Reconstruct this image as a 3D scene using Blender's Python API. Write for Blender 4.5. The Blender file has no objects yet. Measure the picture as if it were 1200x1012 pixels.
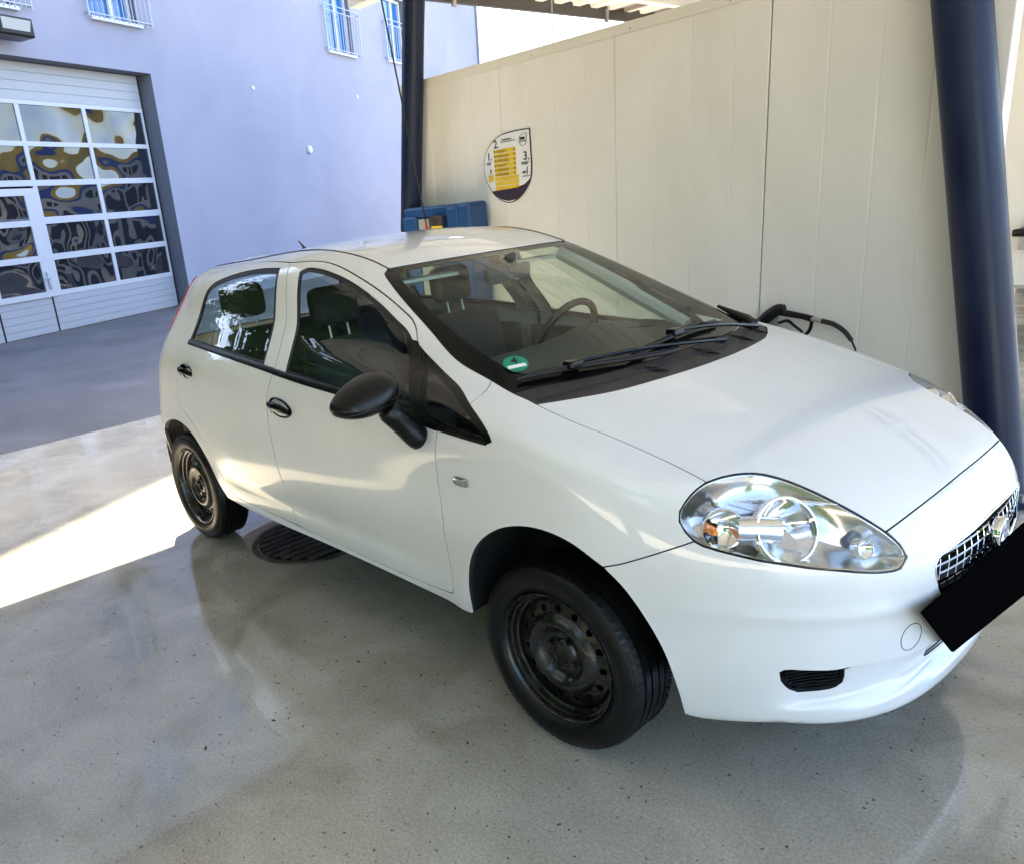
import bpy, bmesh, math, random
import numpy as np
from mathutils import Vector, Matrix
from mathutils.geometry import delaunay_2d_cdt
random.seed(7); rng = np.random.default_rng(7)
scene = bpy.context.scene
COL = scene.collection
rad = math.radians

# ---------------------------------------------------------------- camera
cd = bpy.data.cameras.new('camera'); cam = bpy.data.objects.new('camera', cd); COL.objects.link(cam)
cd.sensor_width = 36; cd.lens = 36*907.277/1200
cd.shift_x = 116.54/1200; cd.shift_y = 31.70/1200
cd.clip_start = 0.05; cd.clip_end = 600
def cam_axes(az, pitch, roll):
    f = np.array([math.cos(az)*math.cos(pitch), math.sin(az)*math.cos(pitch), -math.sin(pitch)])
    r = np.cross(f, [0, 0, 1]); r /= np.linalg.norm(r); u = np.cross(r, f)
    c, s = math.cos(roll), math.sin(roll)
    return c*r+s*u, -s*r+c*u, f
r_, u_, f_ = cam_axes(2.47294, 0.31473, -0.09958)
cam.matrix_world = Matrix(((r_[0], u_[0], -f_[0], 1.36082), (r_[1], u_[1], -f_[1], -2.33377), (r_[2], u_[2], -f_[2], 1.62961), (0, 0, 0, 1)))
scene.camera = cam

# ---------------------------------------------------------------- light
SUN_EL = rad(55); SUN_H = (-0.85, 0.527)
w = bpy.data.worlds.new('World'); scene.world = w; w.use_nodes = True
nt = w.node_tree; bg = nt.nodes['Background']
sky = nt.nodes.new('ShaderNodeTexSky'); sky.sky_type = 'NISHITA'; sky.sun_disc = False
sky.sun_elevation = SUN_EL
sky.sun_rotation = math.atan2(SUN_H[0], SUN_H[1])
sky.air_density = 1.0; sky.dust_density = 3.0; sky.ozone_density = 1.0
nt.links.new(sky.outputs[0], bg.inputs[0]); bg.inputs[1].default_value = 0.11
sl = bpy.data.lights.new('sun', 'SUN'); so = bpy.data.objects.new('sun', sl); COL.objects.link(so)
sl.energy = 5.0; sl.angle = rad(0.5); sl.color = (1.0, 0.905, 0.77)
sd = Vector((SUN_H[0]*math.cos(SUN_EL), SUN_H[1]*math.cos(SUN_EL), math.sin(SUN_EL)))
so.rotation_euler = sd.to_track_quat('Z', 'Y').to_euler(); so.location = (-8, 6, 14)
vs = scene.view_settings; vs.view_transform = 'Standard'; vs.look = 'None'; vs.gamma = 1; vs.use_curve_mapping = False
vs.exposure = 3.38

# ---------------------------------------------------------------- materials
def mat(name, col=(.8, .8, .8), rough=.5, metal=0., coat=0., coat_r=.03, ior=1.5, emit=None, alpha=None):
    m = bpy.data.materials.new(name); m.use_nodes = True
    b = m.node_tree.nodes['Principled BSDF']
    b.inputs['Base Color'].default_value = (*col, 1); b.inputs['Roughness'].default_value = rough
    b.inputs['Metallic'].default_value = metal; b.inputs['Coat Weight'].default_value = coat
    b.inputs['Coat Roughness'].default_value = coat_r; b.inputs['IOR'].default_value = ior
    if emit: b.inputs['Emission Color'].default_value = (*emit[0], 1); b.inputs['Emission Strength'].default_value = emit[1]
    return m
def N(m, t, **kw):
    n = m.node_tree.nodes.new(t)
    for k, v in kw.items():
        if hasattr(n, k) and not k[0].isupper(): setattr(n, k, v)
        else: n.inputs[k.replace('_', ' ')].default_value = v
    return n
def L(m, a, b): m.node_tree.links.new(a, b)
def noise_var(m, c1, c2, scale=5, detail=6, lo=.35, hi=.65, dist=0., coord='Object', sc=(1, 1, 1), rough=None, bump=0, bscale=None, bdist=.005):
    """base colour (and roughness) varied by noise, optional bump"""
    b = m.node_tree.nodes['Principled BSDF']
    tc = N(m, 'ShaderNodeTexCoord'); mp = N(m, 'ShaderNodeMapping'); mp.inputs['Scale'].default_value = sc
    L(m, tc.outputs[coord], mp.inputs[0])
    n = N(m, 'ShaderNodeTexNoise', Scale=scale, Detail=detail, Distortion=dist, Roughness=.6); L(m, mp.outputs[0], n.inputs[0])
    r = N(m, 'ShaderNodeValToRGB'); r.color_ramp.elements[0].position = lo; r.color_ramp.elements[1].position = hi
    r.color_ramp.elements[0].color = (*c1, 1); r.color_ramp.elements[1].color = (*c2, 1)
    L(m, n.outputs[0], r.inputs[0]); L(m, r.outputs[0], b.inputs['Base Color'])
    if rough:
        q = N(m, 'ShaderNodeMapRange'); q.inputs['From Min'].default_value = lo; q.inputs['From Max'].default_value = hi
        q.inputs['To Min'].default_value = rough[0]; q.inputs['To Max'].default_value = rough[1]
        L(m, n.outputs[0], q.inputs[0]); L(m, q.outputs[0], b.inputs['Roughness'])
    if bump:
        n2 = N(m, 'ShaderNodeTexNoise', Scale=bscale or scale*8, Detail=4.); L(m, mp.outputs[0], n2.inputs[0])
        bp = N(m, 'ShaderNodeBump', Strength=bump, Distance=bdist); L(m, n2.outputs[0], bp.inputs['Height']); L(m, bp.outputs[0], b.inputs['Normal'])
    return m, n, r, b, mp

M = {}
M['paint'] = mat('white_car_paint', (.74, .74, .715), .38, 0, 1.0, .025)
noise_var(M['paint'], (.68, .675, .655), (.745, .74, .72), 2.2, 5, .3, .7)
M['black_plastic'] = mat('satin_black_plastic', (.0035, .0035, .0038), .30)
M['gloss_black'] = mat('gloss_black_plastic', (.0022, .0022, .0025), .09)
M['rubber'] = mat('black_rubber', (.007, .007, .0075), .55)
M['cowl'] = mat('grained_cowl_plastic', (.045, .041, .04), .5)
noise_var(M['cowl'], (.022, .020, .0195), (.038, .035, .033), 30, 4, .3, .7, bump=.15, bscale=700, bdist=.001)
M['dark'] = mat('dark_underside', (.003, .003, .003), .9)
M['trim_dark'] = mat('interior_charcoal', (.045, .047, .047), .75)
M['seat'] = mat('seat_fabric', (.028, .029, .030), .9)
M['trim_light'] = mat('interior_light_trim', (.42, .43, .41), .7)
M['tyre'] = mat('tyre_rubber', (.012, .012, .013), .42)
noise_var(M['tyre'], (.0022, .0022, .0022), (.006, .006, .0058), 9, 5, .35, .7, rough=(.3, .6), bump=.15, bscale=90)
M['rim'] = mat('black_steel_rim', (.020, .015, .014), .22, 0, .25, .15)
noise_var(M['rim'], (.006, .005, .0045), (.022, .016, .013), 14, 6, .45, .8, rough=(.24, .55))
M['chrome'] = mat('chrome', (.86, .87, .88), .07, 1)
M['reflector'] = mat('lamp_reflector', (.80, .81, .83), .10, 1)
M['lamp_house'] = mat('lamp_housing_silver', (.55, .55, .54), .16, .9)
M['amber'] = mat('amber_bulb', (.85, .25, .02), .2, 0, 1)
M['red_lamp'] = mat('red_lamp_lens', (.45, .012, .010), .12, 0, 1)
M['white_plastic'] = mat('white_plastic', (.75, .75, .74), .4)
M['green_sticker'] = mat('green_sticker', (.0, .22, .12), .5)
M['paper'] = mat('paper_white', (.8, .8, .78), .7)
M['blue_print'] = mat('blue_print', (.02, .09, .45), .5)
M['ink'] = mat('black_ink', (.01, .01, .012), .7)
M['yellow'] = mat('yellow_print', (.75, .50, .02), .6)
M['red'] = mat('red_print', (.55, .06, .03), .5)
M['wheelwell'] = mat('wheel_arch_liner', (.003, .003, .003), .85)
for k_, v_ in (('gloss_black', .22), ('black_plastic', .28), ('tyre', .3), ('cowl', .3)): M[k_].node_tree.nodes['Principled BSDF'].inputs['Specular IOR Level'].default_value = v_
M['gap_shade'] = mat('panel_gap_shade', (.02, .02, .02), .8)  # shade inside the panel gaps, painted dark on the flange walls
M['redaction_black'] = mat('matt_black_redaction', (.002, .002, .002), .9, ior=1.02)
M['redaction_black'].node_tree.nodes['Principled BSDF'].inputs['Specular IOR Level'].default_value = 0
def glass(name, tint, spec_boost=1.0, rough=0.0):
    m = bpy.data.materials.new(name); m.use_nodes = True; t = m.node_tree; t.nodes.clear()
    o = t.nodes.new('ShaderNodeOutputMaterial'); tr = t.nodes.new('ShaderNodeBsdfTransparent'); tr.inputs[0].default_value = (*tint, 1)
    g = t.nodes.new('ShaderNodeBsdfGlossy'); g.inputs['Roughness'].default_value = rough
    ge = t.nodes.new('ShaderNodeNewGeometry'); dt = t.nodes.new('ShaderNodeVectorMath'); dt.operation = 'DOT_PRODUCT'
    t.links.new(ge.outputs['Incoming'], dt.inputs[0]); t.links.new(ge.outputs['Normal'], dt.inputs[1])
    def mth(op, a, b=None):
        q = t.nodes.new('ShaderNodeMath'); q.operation = op
        if isinstance(a, (int, float)): q.inputs[0].default_value = a
        else: t.links.new(a, q.inputs[0])
        if b is not None:
            if isinstance(b, (int, float)): q.inputs[1].default_value = b
            else: t.links.new(b, q.inputs[1])
        return q.outputs[0]
    c5 = mth('POWER', mth('SUBTRACT', 1.0, mth('ABSOLUTE', dt.outputs['Value'])), 5.0)
    fac = mth('MULTIPLY', mth('ADD', mth('MULTIPLY', c5, .95), .05), spec_boost)
    mx = t.nodes.new('ShaderNodeMixShader'); t.links.new(fac, mx.inputs[0])
    t.links.new(tr.outputs[0], mx.inputs[1]); t.links.new(g.outputs[0], mx.inputs[2]); t.links.new(mx.outputs[0], o.inputs[0])
    return m
M['windscreen'] = glass('windscreen_glass', (.80, .90, .82), .85)
M['side_glass'] = glass('tinted_side_glass', (.80, .88, .83), 1.5)
M['lens'] = glass('clear_lamp_lens', (.97, .975, .97), .8)

# setting materials
M['concrete'] = mat('wash_bay_concrete', (.27, .265, .25), .4)
def concrete():
    m = M['concrete']; b = m.node_tree.nodes['Principled BSDF']
    tc = N(m, 'ShaderNodeTexCoord')
    def noise(s, d, lo, hi, dist=0., rg=.6):
        n = N(m, 'ShaderNodeTexNoise', Scale=s, Detail=d, Distortion=dist, Roughness=rg); L(m, tc.outputs['Object'], n.inputs[0])
        q = N(m, 'ShaderNodeMapRange'); q.inputs[1].default_value = lo; q.inputs[2].default_value = hi; L(m, n.outputs[0], q.inputs[0]); return q.outputs[0]
    big = noise(.55, 4, .35, .65, .4); mid = noise(3., 7, .35, .68, .6); fine = noise(110., 3, .35, .65); spk = noise(48., 3, .665, .72, 0, .5)
    def mix(a, bb, f, t='MIX'):
        x = N(m, 'ShaderNodeMix'); x.data_type = 'RGBA'; x.blend_type = t
        for s, v in ((x.inputs['Factor'], f), (x.inputs['A'], a), (x.inputs['B'], bb)):
            if isinstance(v, (tuple, float, int)): s.default_value = v
            else: L(m, v, s)
        return x.outputs['Result']
    c = mix((.235, .205, .145, 1), (.34, .305, .235, 1), big)
    c = mix(c, (.40, .365, .29, 1), mid)
    c2 = mix((.8, .8, .8, 1), (1.12, 1.12, 1.12, 1), fine)
    c = mix(c, c2, 1.0, 'MULTIPLY')
    c = mix(c, (.05, .045, .04, 1), spk)
    L(m, c, b.inputs['Base Color'])
    wet = noise(.75, 6, .40, .72, .9)
    r = N(m, 'ShaderNodeMapRange'); r.inputs[3].default_value = .07; r.inputs[4].default_value = .30; L(m, wet, r.inputs[0]); L(m, r.outputs[0], b.inputs['Roughness'])
    cw_ = N(m, 'ShaderNodeMapRange'); cw_.inputs[3].default_value = 1.0; cw_.inputs[4].default_value = .0; L(m, wet, cw_.inputs[0]); L(m, cw_.outputs[0], b.inputs['Coat Weight']); b.inputs['Coat Roughness'].default_value = .05
    bp = N(m, 'ShaderNodeBump', Strength=.085, Distance=.004)
    n2 = N(m, 'ShaderNodeTexNoise', Scale=160., Detail=4.); L(m, tc.outputs['Object'], n2.inputs[0])
    n3 = N(m, 'ShaderNodeTexNoise', Scale=9., Detail=6.); L(m, tc.outputs['Object'], n3.inputs[0])
    ad = N(m, 'ShaderNodeMath'); ad.operation = 'ADD'; L(m, n2.outputs[0], ad.inputs[0]); L(m, n3.outputs[0], ad.inputs[1]); L(m, ad.outputs[0], bp.inputs['Height'])
    L(m, bp.outputs[0], b.inputs['Normal'])
concrete()
M['yard'] = mat('yard_bounce', (.40, .37, .31), .8)  # unseen yard ground, made pale and warm to bounce light under the canopy
noise_var(M['yard'], (.40, .36, .28), (.52, .47, .37), 1.5, 8, .3, .7)
M['hedge'] = mat('hedge_leaf', (.03, .06, .012), .6)
M['asphalt'] = mat('grey_asphalt', (.07, .07, .075), .75)
noise_var(M['asphalt'], (.042, .047, .060), (.082, .087, .105), .8, 9, .35, .7, dist=.5, bump=.5, bscale=120, bdist=.006)
M['plaster'] = mat('lavender_white_plaster', (.30, .32, .42), .85)
noise_var(M['plaster'], (.225, .240, .32), (.28, .29, .37), .35, 9, .32, .66, dist=.3, bump=.12, bscale=45, bdist=.01)
M['reveal'] = mat('grey_reveal', (.13, .145, .18), .8)
M['door_metal'] = mat('pale_door_panel', (.33, .35, .39), .4)
M['door_frame'] = mat('white_door_frame', (.45, .47, .52), .4)
M['gap_black'] = mat('rubber_gap', (.01, .01, .012), .8)
M['railing'] = mat('galvanised_railing', (.36, .39, .44), .45, .5)
M['wframe'] = mat('white_window_frame', (.55, .57, .6), .35)
M['sill'] = mat('white_sill', (.5, .53, .58), .4)
def pane_mat(name, base, scale, dist, strength=1.0):
    m = mat(name, base, .03, 0, 0, .0, ior=1.9)
    b = m.node_tree.nodes['Principled BSDF']; tc = N(m, 'ShaderNodeTexCoord'); oi = N(m, 'ShaderNodeObjectInfo')
    va = N(m, 'ShaderNodeVectorMath'); va.operation = 'ADD'; L(m, tc.outputs['Object'], va.inputs[0]); L(m, oi.outputs['Location'], va.inputs[1])
    n = N(m, 'ShaderNodeTexNoise', Scale=scale, Detail=1.); L(m, va.outputs[0], n.inputs[0])
    bp = N(m, 'ShaderNodeBump', Strength=strength, Distance=dist); L(m, n.outputs[0], bp.inputs['Height']); L(m, bp.outputs[0], b.inputs['Normal']); L(m, bp.outputs[0], b.inputs['Coat Normal'])
    return m
M['pane'] = pane_mat('wavy_acrylic_pane', (.012, .014, .020), 1.1, .14)
M['wpane'] = mat('sky_tint_pane', (.02, .12, .34), .05, 0, .4, 0, ior=1.5)  # blue sky reflection put into the base colour of the glass
M['panel'] = mat('cream_sandwich_panel', (.56, .53, .455), .5)
noise_var(M['panel'], (.66, .635, .56), (.79, .768, .70), .9, 8, .22, .60, dist=.9, sc=(1, 1, .35), bump=.05, bscale=30)
M['flash'] = mat('cream_flashing', (.70, .665, .575), .45)
M['navy'] = mat('navy_painted_steel', (.012, .022, .060), .4, 0, .08, .2)
noise_var(M['navy'], (.004, .009, .034), (.014, .022, .055), 3, 8, .42, .75, sc=(1, 1, .5), rough=(.34, .6), bump=.1, bscale=60)
M['canopy'] = mat('canopy_sheet', (.72, .72, .70), .45)
M['canopy_brown'] = mat('canopy_brown_sheet', (.26, .22, .20), .5)
M['beam'] = mat('dark_edge_beam', (.05, .048, .048), .5)
M['steel'] = mat('galvanised_steel', (.42, .42, .43), .4, .8)
M['blue_plastic'] = mat('blue_plastic_bin', (.015, .065, .19), .35)
M['grey_plastic'] = mat('grey_plastic', (.30, .31, .30), .5)
M['leaf'] = mat('tree_leaf', (.055, .11, .018), .55)
noise_var(M['leaf'], (.035, .09, .012), (.20, .30, .045), .9, 3, .35, .65)
M['bark'] = mat('tree_bark', (.08, .06, .045), .9)
M['cast'] = mat('rusty_cast_iron', (.06, .045, .035), .55, .4)
noise_var(M['cast'], (.035, .028, .024), (.14, .10, .08), 12, 6, .4, .7)

def leafy(m):
    b = m.node_tree.nodes['Principled BSDF']; o = m.node_tree.nodes['Material Output']; t = N(m, 'ShaderNodeBsdfTranslucent'); x = N(m, 'ShaderNodeMixShader'); x.inputs[0].default_value = .5
    src = b.inputs['Base Color'].links[0].from_socket; L(m, src, t.inputs[0]); L(m, b.outputs[0], x.inputs[1]); L(m, t.outputs[0], x.inputs[2]); L(m, x.outputs[0], o.inputs[0])
leafy(M['leaf'])
M['navy'].node_tree.nodes['Principled BSDF'].inputs['Specular IOR Level'].default_value = .25
# ---------------------------------------------------------------- mesh helpers
def link(name, verts, faces, m, parent=None, normals=None, smooth=False, mats=None, fmat=None):
    me = bpy.data.meshes.new(name); me.from_pydata([tuple(v) for v in verts], [], [tuple(f) for f in faces])
    if mats:
        for q in mats: me.materials.append(q)
        if fmat is not None: me.polygons.foreach_set('material_index', fmat)
    elif m: me.materials.append(m)
    if normals is not None or smooth:
        me.polygons.foreach_set('use_smooth', [True]*len(me.polygons))
    me.update()
    if normals is not None: me.normals_split_custom_set_from_vertices([tuple(n) for n in normals])
    o = bpy.data.objects.new(name, me); COL.objects.link(o)
    if parent: o.parent = parent
    return o
def tag(o, label=None, cat=None, group=None, kind=None):
    if label: o['label'] = label
    if cat: o['category'] = cat
    if group: o['group'] = group
    if kind: o['kind'] = kind
    return o
def empty(name, loc=(0, 0, 0), rz=0.):
    o = bpy.data.objects.new(name, None); o.location = loc; o.rotation_euler = (0, 0, rz); o.empty_display_size = .1
    COL.objects.link(o); return o
class MB:
    def __init__(s): s.v = []; s.f = []; s.mi = []; s.cur = 0
    def add(s, v, f):
        o = len(s.v); s.v += [tuple(map(float, q)) for q in v]; s.f += [tuple(i+o for i in q) for q in f]; s.mi += [s.cur]*len(f)
    def box(s, x0, x1, y0, y1, z0, z1, R=None, c=None):
        v = [(x, y, z) for x in (x0, x1) for y in (y0, y1) for z in (z0, z1)]
        if R is not None: v = [tuple(np.array(R)@np.array(q)+np.array(c)) for q in v]
        s.add(v, [(0, 1, 3, 2), (4, 6, 7, 5), (0, 4, 5, 1), (2, 3, 7, 6), (0, 2, 6, 4), (1, 5, 7, 3)])
        return s
    def rbox(s, x0, x1, y0, y1, z0, z1, r=.01):
        bm = bmesh.new(); bmesh.ops.create_cube(bm, size=1)
        for v in bm.verts: v.co = Vector(((x0+x1)/2+v.co.x*(x1-x0), (y0+y1)/2+v.co.y*(y1-y0), (z0+z1)/2+v.co.z*(z1-z0)))
        bmesh.ops.bevel(bm, geom=list(bm.edges), offset=r, segments=3, affect='EDGES', profile=.5)
        bm.verts.index_update(); s.add([v.co[:] for v in bm.verts], [[v.index for v in f.verts] for f in bm.faces]); bm.free(); return s
    def tube(s, pts, r, n=10, cap=True, sx=1.0):
        pts = [np.array(p, float) for p in pts]; rs = r if isinstance(r, (list, tuple)) else [r]*len(pts)
        V = []; F = []; prev = None
        for i, p in enumerate(pts):
            t = pts[min(i+1, len(pts)-1)]-pts[max(i-1, 0)]; t /= np.linalg.norm(t)
            if prev is None: a = np.array([0, 0, 1.]) if abs(t[2]) < .9 else np.array([1., 0, 0])
            else: a = prev
            u = a-t*(a@t); u /= np.linalg.norm(u); prev = u; w_ = np.cross(t, u)
            for k in range(n):
                th = 2*math.pi*k/n; V.append(p+rs[i]*(math.cos(th)*u+sx*math.sin(th)*w_))
        for i in range(len(pts)-1):
            for k in range(n): F.append((i*n+k, i*n+(k+1) % n, (i+1)*n+(k+1) % n, (i+1)*n+k))
        if cap: F.append(tuple(range(n-1, -1, -1))); F.append(tuple((len(pts)-1)*n+k for k in range(n)))
        s.add(V, F); return s
    def lathe(s, prof, n=48, axis='y', c=(0, 0, 0)):
        V = []; F = []
        for (a, r) in prof:
            for k in range(n):
                th = 2*math.pi*k/n; x, z = r*math.cos(th), r*math.sin(th)
                V.append({'y': (c[0]+x, c[1]+a, c[2]+z), 'z': (c[0]+x, c[1]+z, c[2]+a), 'x': (c[0]+a, c[1]+x, c[2]+z)}[axis])
        for i in range(len(prof)-1):
            for k in range(n): F.append((i*n+k, (i+1)*n+k, (i+1)*n+(k+1) % n, i*n+(k+1) % n))
        s.add(V, F); return s
    def build(s, name, m, parent=None, smooth=False, bevel=0):
        o = link(name, s.v, s.f, m, parent, mats=m if isinstance(m, list) else None, fmat=s.mi if isinstance(m, list) else None)
        if smooth:
            o.data.polygons.foreach_set('use_smooth', [True]*len(o.data.polygons)); 
            try: o.data.set_sharp_from_angle(angle=rad(38))
            except Exception: pass
        return o
def soft(pts, k=5):
    P = np.array(pts, float); Q = np.vstack([2*P[0]-P[1], P, 2*P[-1]-P[-2]]); out = []
    for i in range(1, len(Q)-2):
        p0, p1, p2, p3 = Q[i-1:i+3]
        for j in range(k): t = j/k; out.append(.5*((2*p1)+(-p0+p2)*t+(2*p0-5*p1+4*p2-p3)*t*t+(-p0+3*p1-3*p2+p3)*t**3))
    return [tuple(q) for q in out]+[tuple(P[-1])]
def softr(r, k=5):
    out = []
    for a, b in zip(r[:-1], r[1:]): out += [a+(b-a)*j/k for j in range(k)]
    return out+[r[-1]]
def text_mesh(s, size, name, m, parent, loc, right=(1, 0, 0), up=(0, 0, 1), shear=0, ext=0., bold=0.):
    cu = bpy.data.curves.new(name, 'FONT'); cu.body = s; cu.size = size; cu.extrude = ext; cu.offset = bold; cu.align_x = 'LEFT'
    o = bpy.data.objects.new(name, cu); COL.objects.link(o)
    dg = bpy.context.evaluated_depsgraph_get(); dg.update(); me = bpy.data.meshes.new_from_object(o.evaluated_get(dg)); bpy.data.objects.remove(o)
    r = Vector(right).normalized(); u = Vector(up).normalized(); n = r.cross(u)
    for v in me.vertices: v.co = Vector(loc)+r*v.co.x+u*v.co.y+n*v.co.z
    me.materials.clear(); me.materials.append(m); q = bpy.data.objects.new(name, me); COL.objects.link(q)
    if parent: q.parent = parent
    return q
# ================================================================ SETTING
def flat(name, x0, x1, y0, y1, z, m, n=1):
    b = MB(); b.add([(x0, y0, z), (x1, y0, z), (x1, y1, z), (x0, y1, z)], [(0, 1, 2, 3)]); return b.build(name, m)
tag(flat('ground', -150, 150, -150, 150, -.008, M['asphalt']), kind='structure')
tag(flat('road', -60, -5.62, -60, 60, -.004, M['asphalt']), kind='structure')
tag(flat('wash_bay_floor', -5.62, 9, -5, 22, 0, M['concrete']), kind='structure')
tag(flat('yard', -5.60, 40, -40, -5, -.002, M['yard']), kind='structure')
# small debris
b = MB()
for i in range(200):
    x, y = rng.uniform(-3.2, 1.2), rng.uniform(-2.6, -1.0); a = rng.uniform(0, 6.3); l = rng.uniform(.003, .009)*(1+.7*(rng.random() < .12)); w_ = l*rng.uniform(.15, .45)
    c, s = math.cos(a), math.sin(a); h = rng.uniform(.001, .002)
    b.add([(x-c*l, y-s*l, .0005), (x+s*w_, y-c*w_, .0008), (x+c*l, y+s*l, .0006), (x-s*w_, y+c*w_, h)], [(0, 1, 3), (1, 2, 3), (0, 3, 2), (0, 2, 1)])
tag(b.build('leaf_litter', M['dark']), kind='stuff')

# ---- manhole / drain under the car
dr = tag(empty('drain_cover', (-2.0, -.42, 0)), 'round rusty drain cover with slotted grate in the floor behind the rear wheel', 'drain cover')
b = MB(); b.lathe([(.001, .315), (.008, .31), (.008, .285), (.001, .283)], 56, 'z'); b.build('ring', M['cast'], dr, True)
b = MB(); b.lathe([(.002, .275), (.004, 0.0)], 40, 'z'); b.build('plate', M['dark'], dr)
for k in range(9):
    b = MB(); x = -.22+k*.055; h = math.sqrt(.27**2-x*x); R = None
    b.box(x-.016, x+.016, -h, h, .004, .011); b.build('bar', M['cast'], dr)

# ---- lavender building
A0 = Vector((-13.668, .674, 0)); ANG = math.atan2(.9189, -.3946)
bl = tag(empty('building', A0, ANG), 'tall lavender white building with garage door and barred windows behind the wash bay', 'building')
X0, X1, Z1, WY = -2.1, 22.60, 21., -.30
wins = [(.62, 1.60, 5.42, 7.3), (3.28, 4.45, 5.52, 7.4), (11.55, 12.95, 5.86, 7.7), (15.0, 16.4, 5.98, 7.8)]
for zz in (8.9, 12.3, 15.7):
    for t0 in (.6, 3.3, 7.3, 11.6, 15.0, 19.): wins.append((t0, t0+1.2, zz, zz+1.9))
holes = [(-1.50, 4.56, 0.0, 4.66)]+wins
xs = sorted({X0, X1, *[h[0] for h in holes], *[h[1] for h in holes]}); zs = sorted({0., Z1, *[h[2] for h in holes], *[h[3] for h in holes]})
b = MB()
inh = lambda x, z: any(h[0] < x < h[1] and h[2] < z < h[3] for h in holes)
for i in range(len(xs)-1):
    for j in range(len(zs)-1):
        if not inh((xs[i]+xs[i+1])/2, (zs[j]+zs[j+1])/2):
            b.add([(xs[i], WY, zs[j]), (xs[i+1], WY, zs[j]), (xs[i+1], WY, zs[j+1]), (xs[i], WY, zs[j+1])], [(0, 1, 2, 3)])
b.add([(X1, WY, 0), (X1, 12, 0), (X1, 12, Z1), (X1, WY, Z1)], [(0, 1, 2, 3)])
b.add([(X0, WY, 0), (X0, 12, 0), (X0, 12, Z1), (X0, WY, Z1)], [(0, 3, 2, 1)])
b.add([(X0, WY, Z1), (X1, WY, Z1), (X1, 12, Z1), (X0, 12, Z1)], [(0, 1, 2, 3)])
b.build('facade', M['plaster'], bl)
for hx0, hx1, hz0, hz1 in holes:
    b = MB()
    D = .32 if hz0 == 0 else -.06
    y0, y1 = WY, D
    b.add([(hx0, y0, hz0), (hx0, y1, hz0), (hx0, y1, hz1), (hx0, y0, hz1)], [(0, 1, 2, 3)])
    b.add([(hx1, y0, hz0), (hx1, y1, hz0), (hx1, y1, hz1), (hx1, y0, hz1)], [(3, 2, 1, 0)])
    b.add([(hx0, y0, hz1), (hx1, y0, hz1), (hx1, y1, hz1), (hx0, y1, hz1)], [(0, 1, 2, 3)])
    if hz0: b.add([(hx0, y0, hz0), (hx1, y0, hz0), (hx1, y1, hz0), (hx0, y1, hz0)], [(3, 2, 1, 0)])
    b.build('reveal', M['reveal'], bl)
b = MB(); b.box(X1-.02, X1+.12, WY-.05, WY+.06, 3, Z1); b.build('corner_trim', M['reveal'], bl)
for k, (hx0, hx1, hz0, hz1) in enumerate(wins):
    wn = empty('window', (0, 0, 0)); wn.parent = bl
    b = MB(); t = .07; y0, y1 = -.16, -.08
    for a in ((hx0, hx0+t, hz0, hz1), (hx1-t, hx1, hz0, hz1), (hx0+t, hx1-t, hz0, hz0+t), (hx0+t, hx1-t, hz1-t, hz1), (hx0+(hx1-hx0)*.55, hx0+(hx1-hx0)*.55+t, hz0+t, hz1-t)):
        b.box(a[0], a[1], y0, y1, a[2], a[3])
    b.build('frame', M['wframe'], wn)
    b = MB(); b.add([(hx0, -.10, hz0), (hx1, -.10, hz0), (hx1, -.10, hz1), (hx0, -.10, hz1)], [(0, 1, 2, 3)]); b.build('pane', M['wpane'], wn)
    b = MB(); b.box(hx0-.06, hx1+.06, WY-.09, WY+.04, hz0-.06, hz0-.002); b.build('sill', M['sill'], wn)
    if k < 4:
        r0, r1 = hx0-.13, hx1+.30; yy = WY-.10; b = MB()
        for zz in (hz0+.04, hz0+.98, hz0+1.12): b.tube([(r0, yy, zz), (r1, yy, zz)], .014, 6)
        nb = 13
        for q in range(nb+1):
            x = r0+(r1-r0)*q/nb; b.tube([(x, yy, hz0-.03), (x, yy, hz0+(1.12 if q in (0, nb) else .98))], .017 if q in (0, nb) else .009, 6)
        for x in (r0, r1):
            for zz in (hz0+.04, hz0+1.05): b.tube([(x, yy, zz), (x, WY, zz)], .012, 6)
        b.build('railing', M['railing'], wn, True)

# ---- sectional garage door (a thing of the building: child parts of building level -> own thing)
gd = tag(empty('garage_door', A0, ANG), 'white sectional garage door with five rows of wavy panes and a walk door', 'garage door')
cols = [-1.46, 0., 1.46, 2.92, 4.42]; rows = [(.75, 1.30), (1.41, 1.94), (2.06, 2.60), (2.70, 3.27), (3.35, 3.96)]
FW = .045
def rail(x0, x1, z0, z1, y=.0, d=.05, name='door_rail', m='door_frame'):
    b = MB(); b.box(x0, x1, y-.0, y+d, z0, z1); return b.build(name, M[m], gd)
edges = [0.70]+[None]*0
zb = [.70]; 
for i, (z0, z1) in enumerate(rows):
    lo = (rows[i-1][1] if i else .66); rail(-1.50, 4.45, lo, z0, .0, .05)
rail(-1.50, 4.45, 3.96, 4.03)
for i, (z0, z1) in enumerate(rows):
    for j, x in enumerate(cols):
        if j == 0: a, c = x-.04, x+FW
        elif j == 4: a, c = x-.02, x+.03
        else: a, c = x-FW, x+FW
        rail(a, c, z0, z1, .002, .046)
    for j in range(4):
        x0 = cols[j]+FW; x1 = cols[j+1]-(FW if j < 3 else .02)
        if j == 1 and i < 3: continue
        b = MB(); b.box(0, x1-x0, 0, .01, 0, z1-z0); o = b.build('pane', M['pane'], gd); o.location = (x0, .022, z0)
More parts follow.
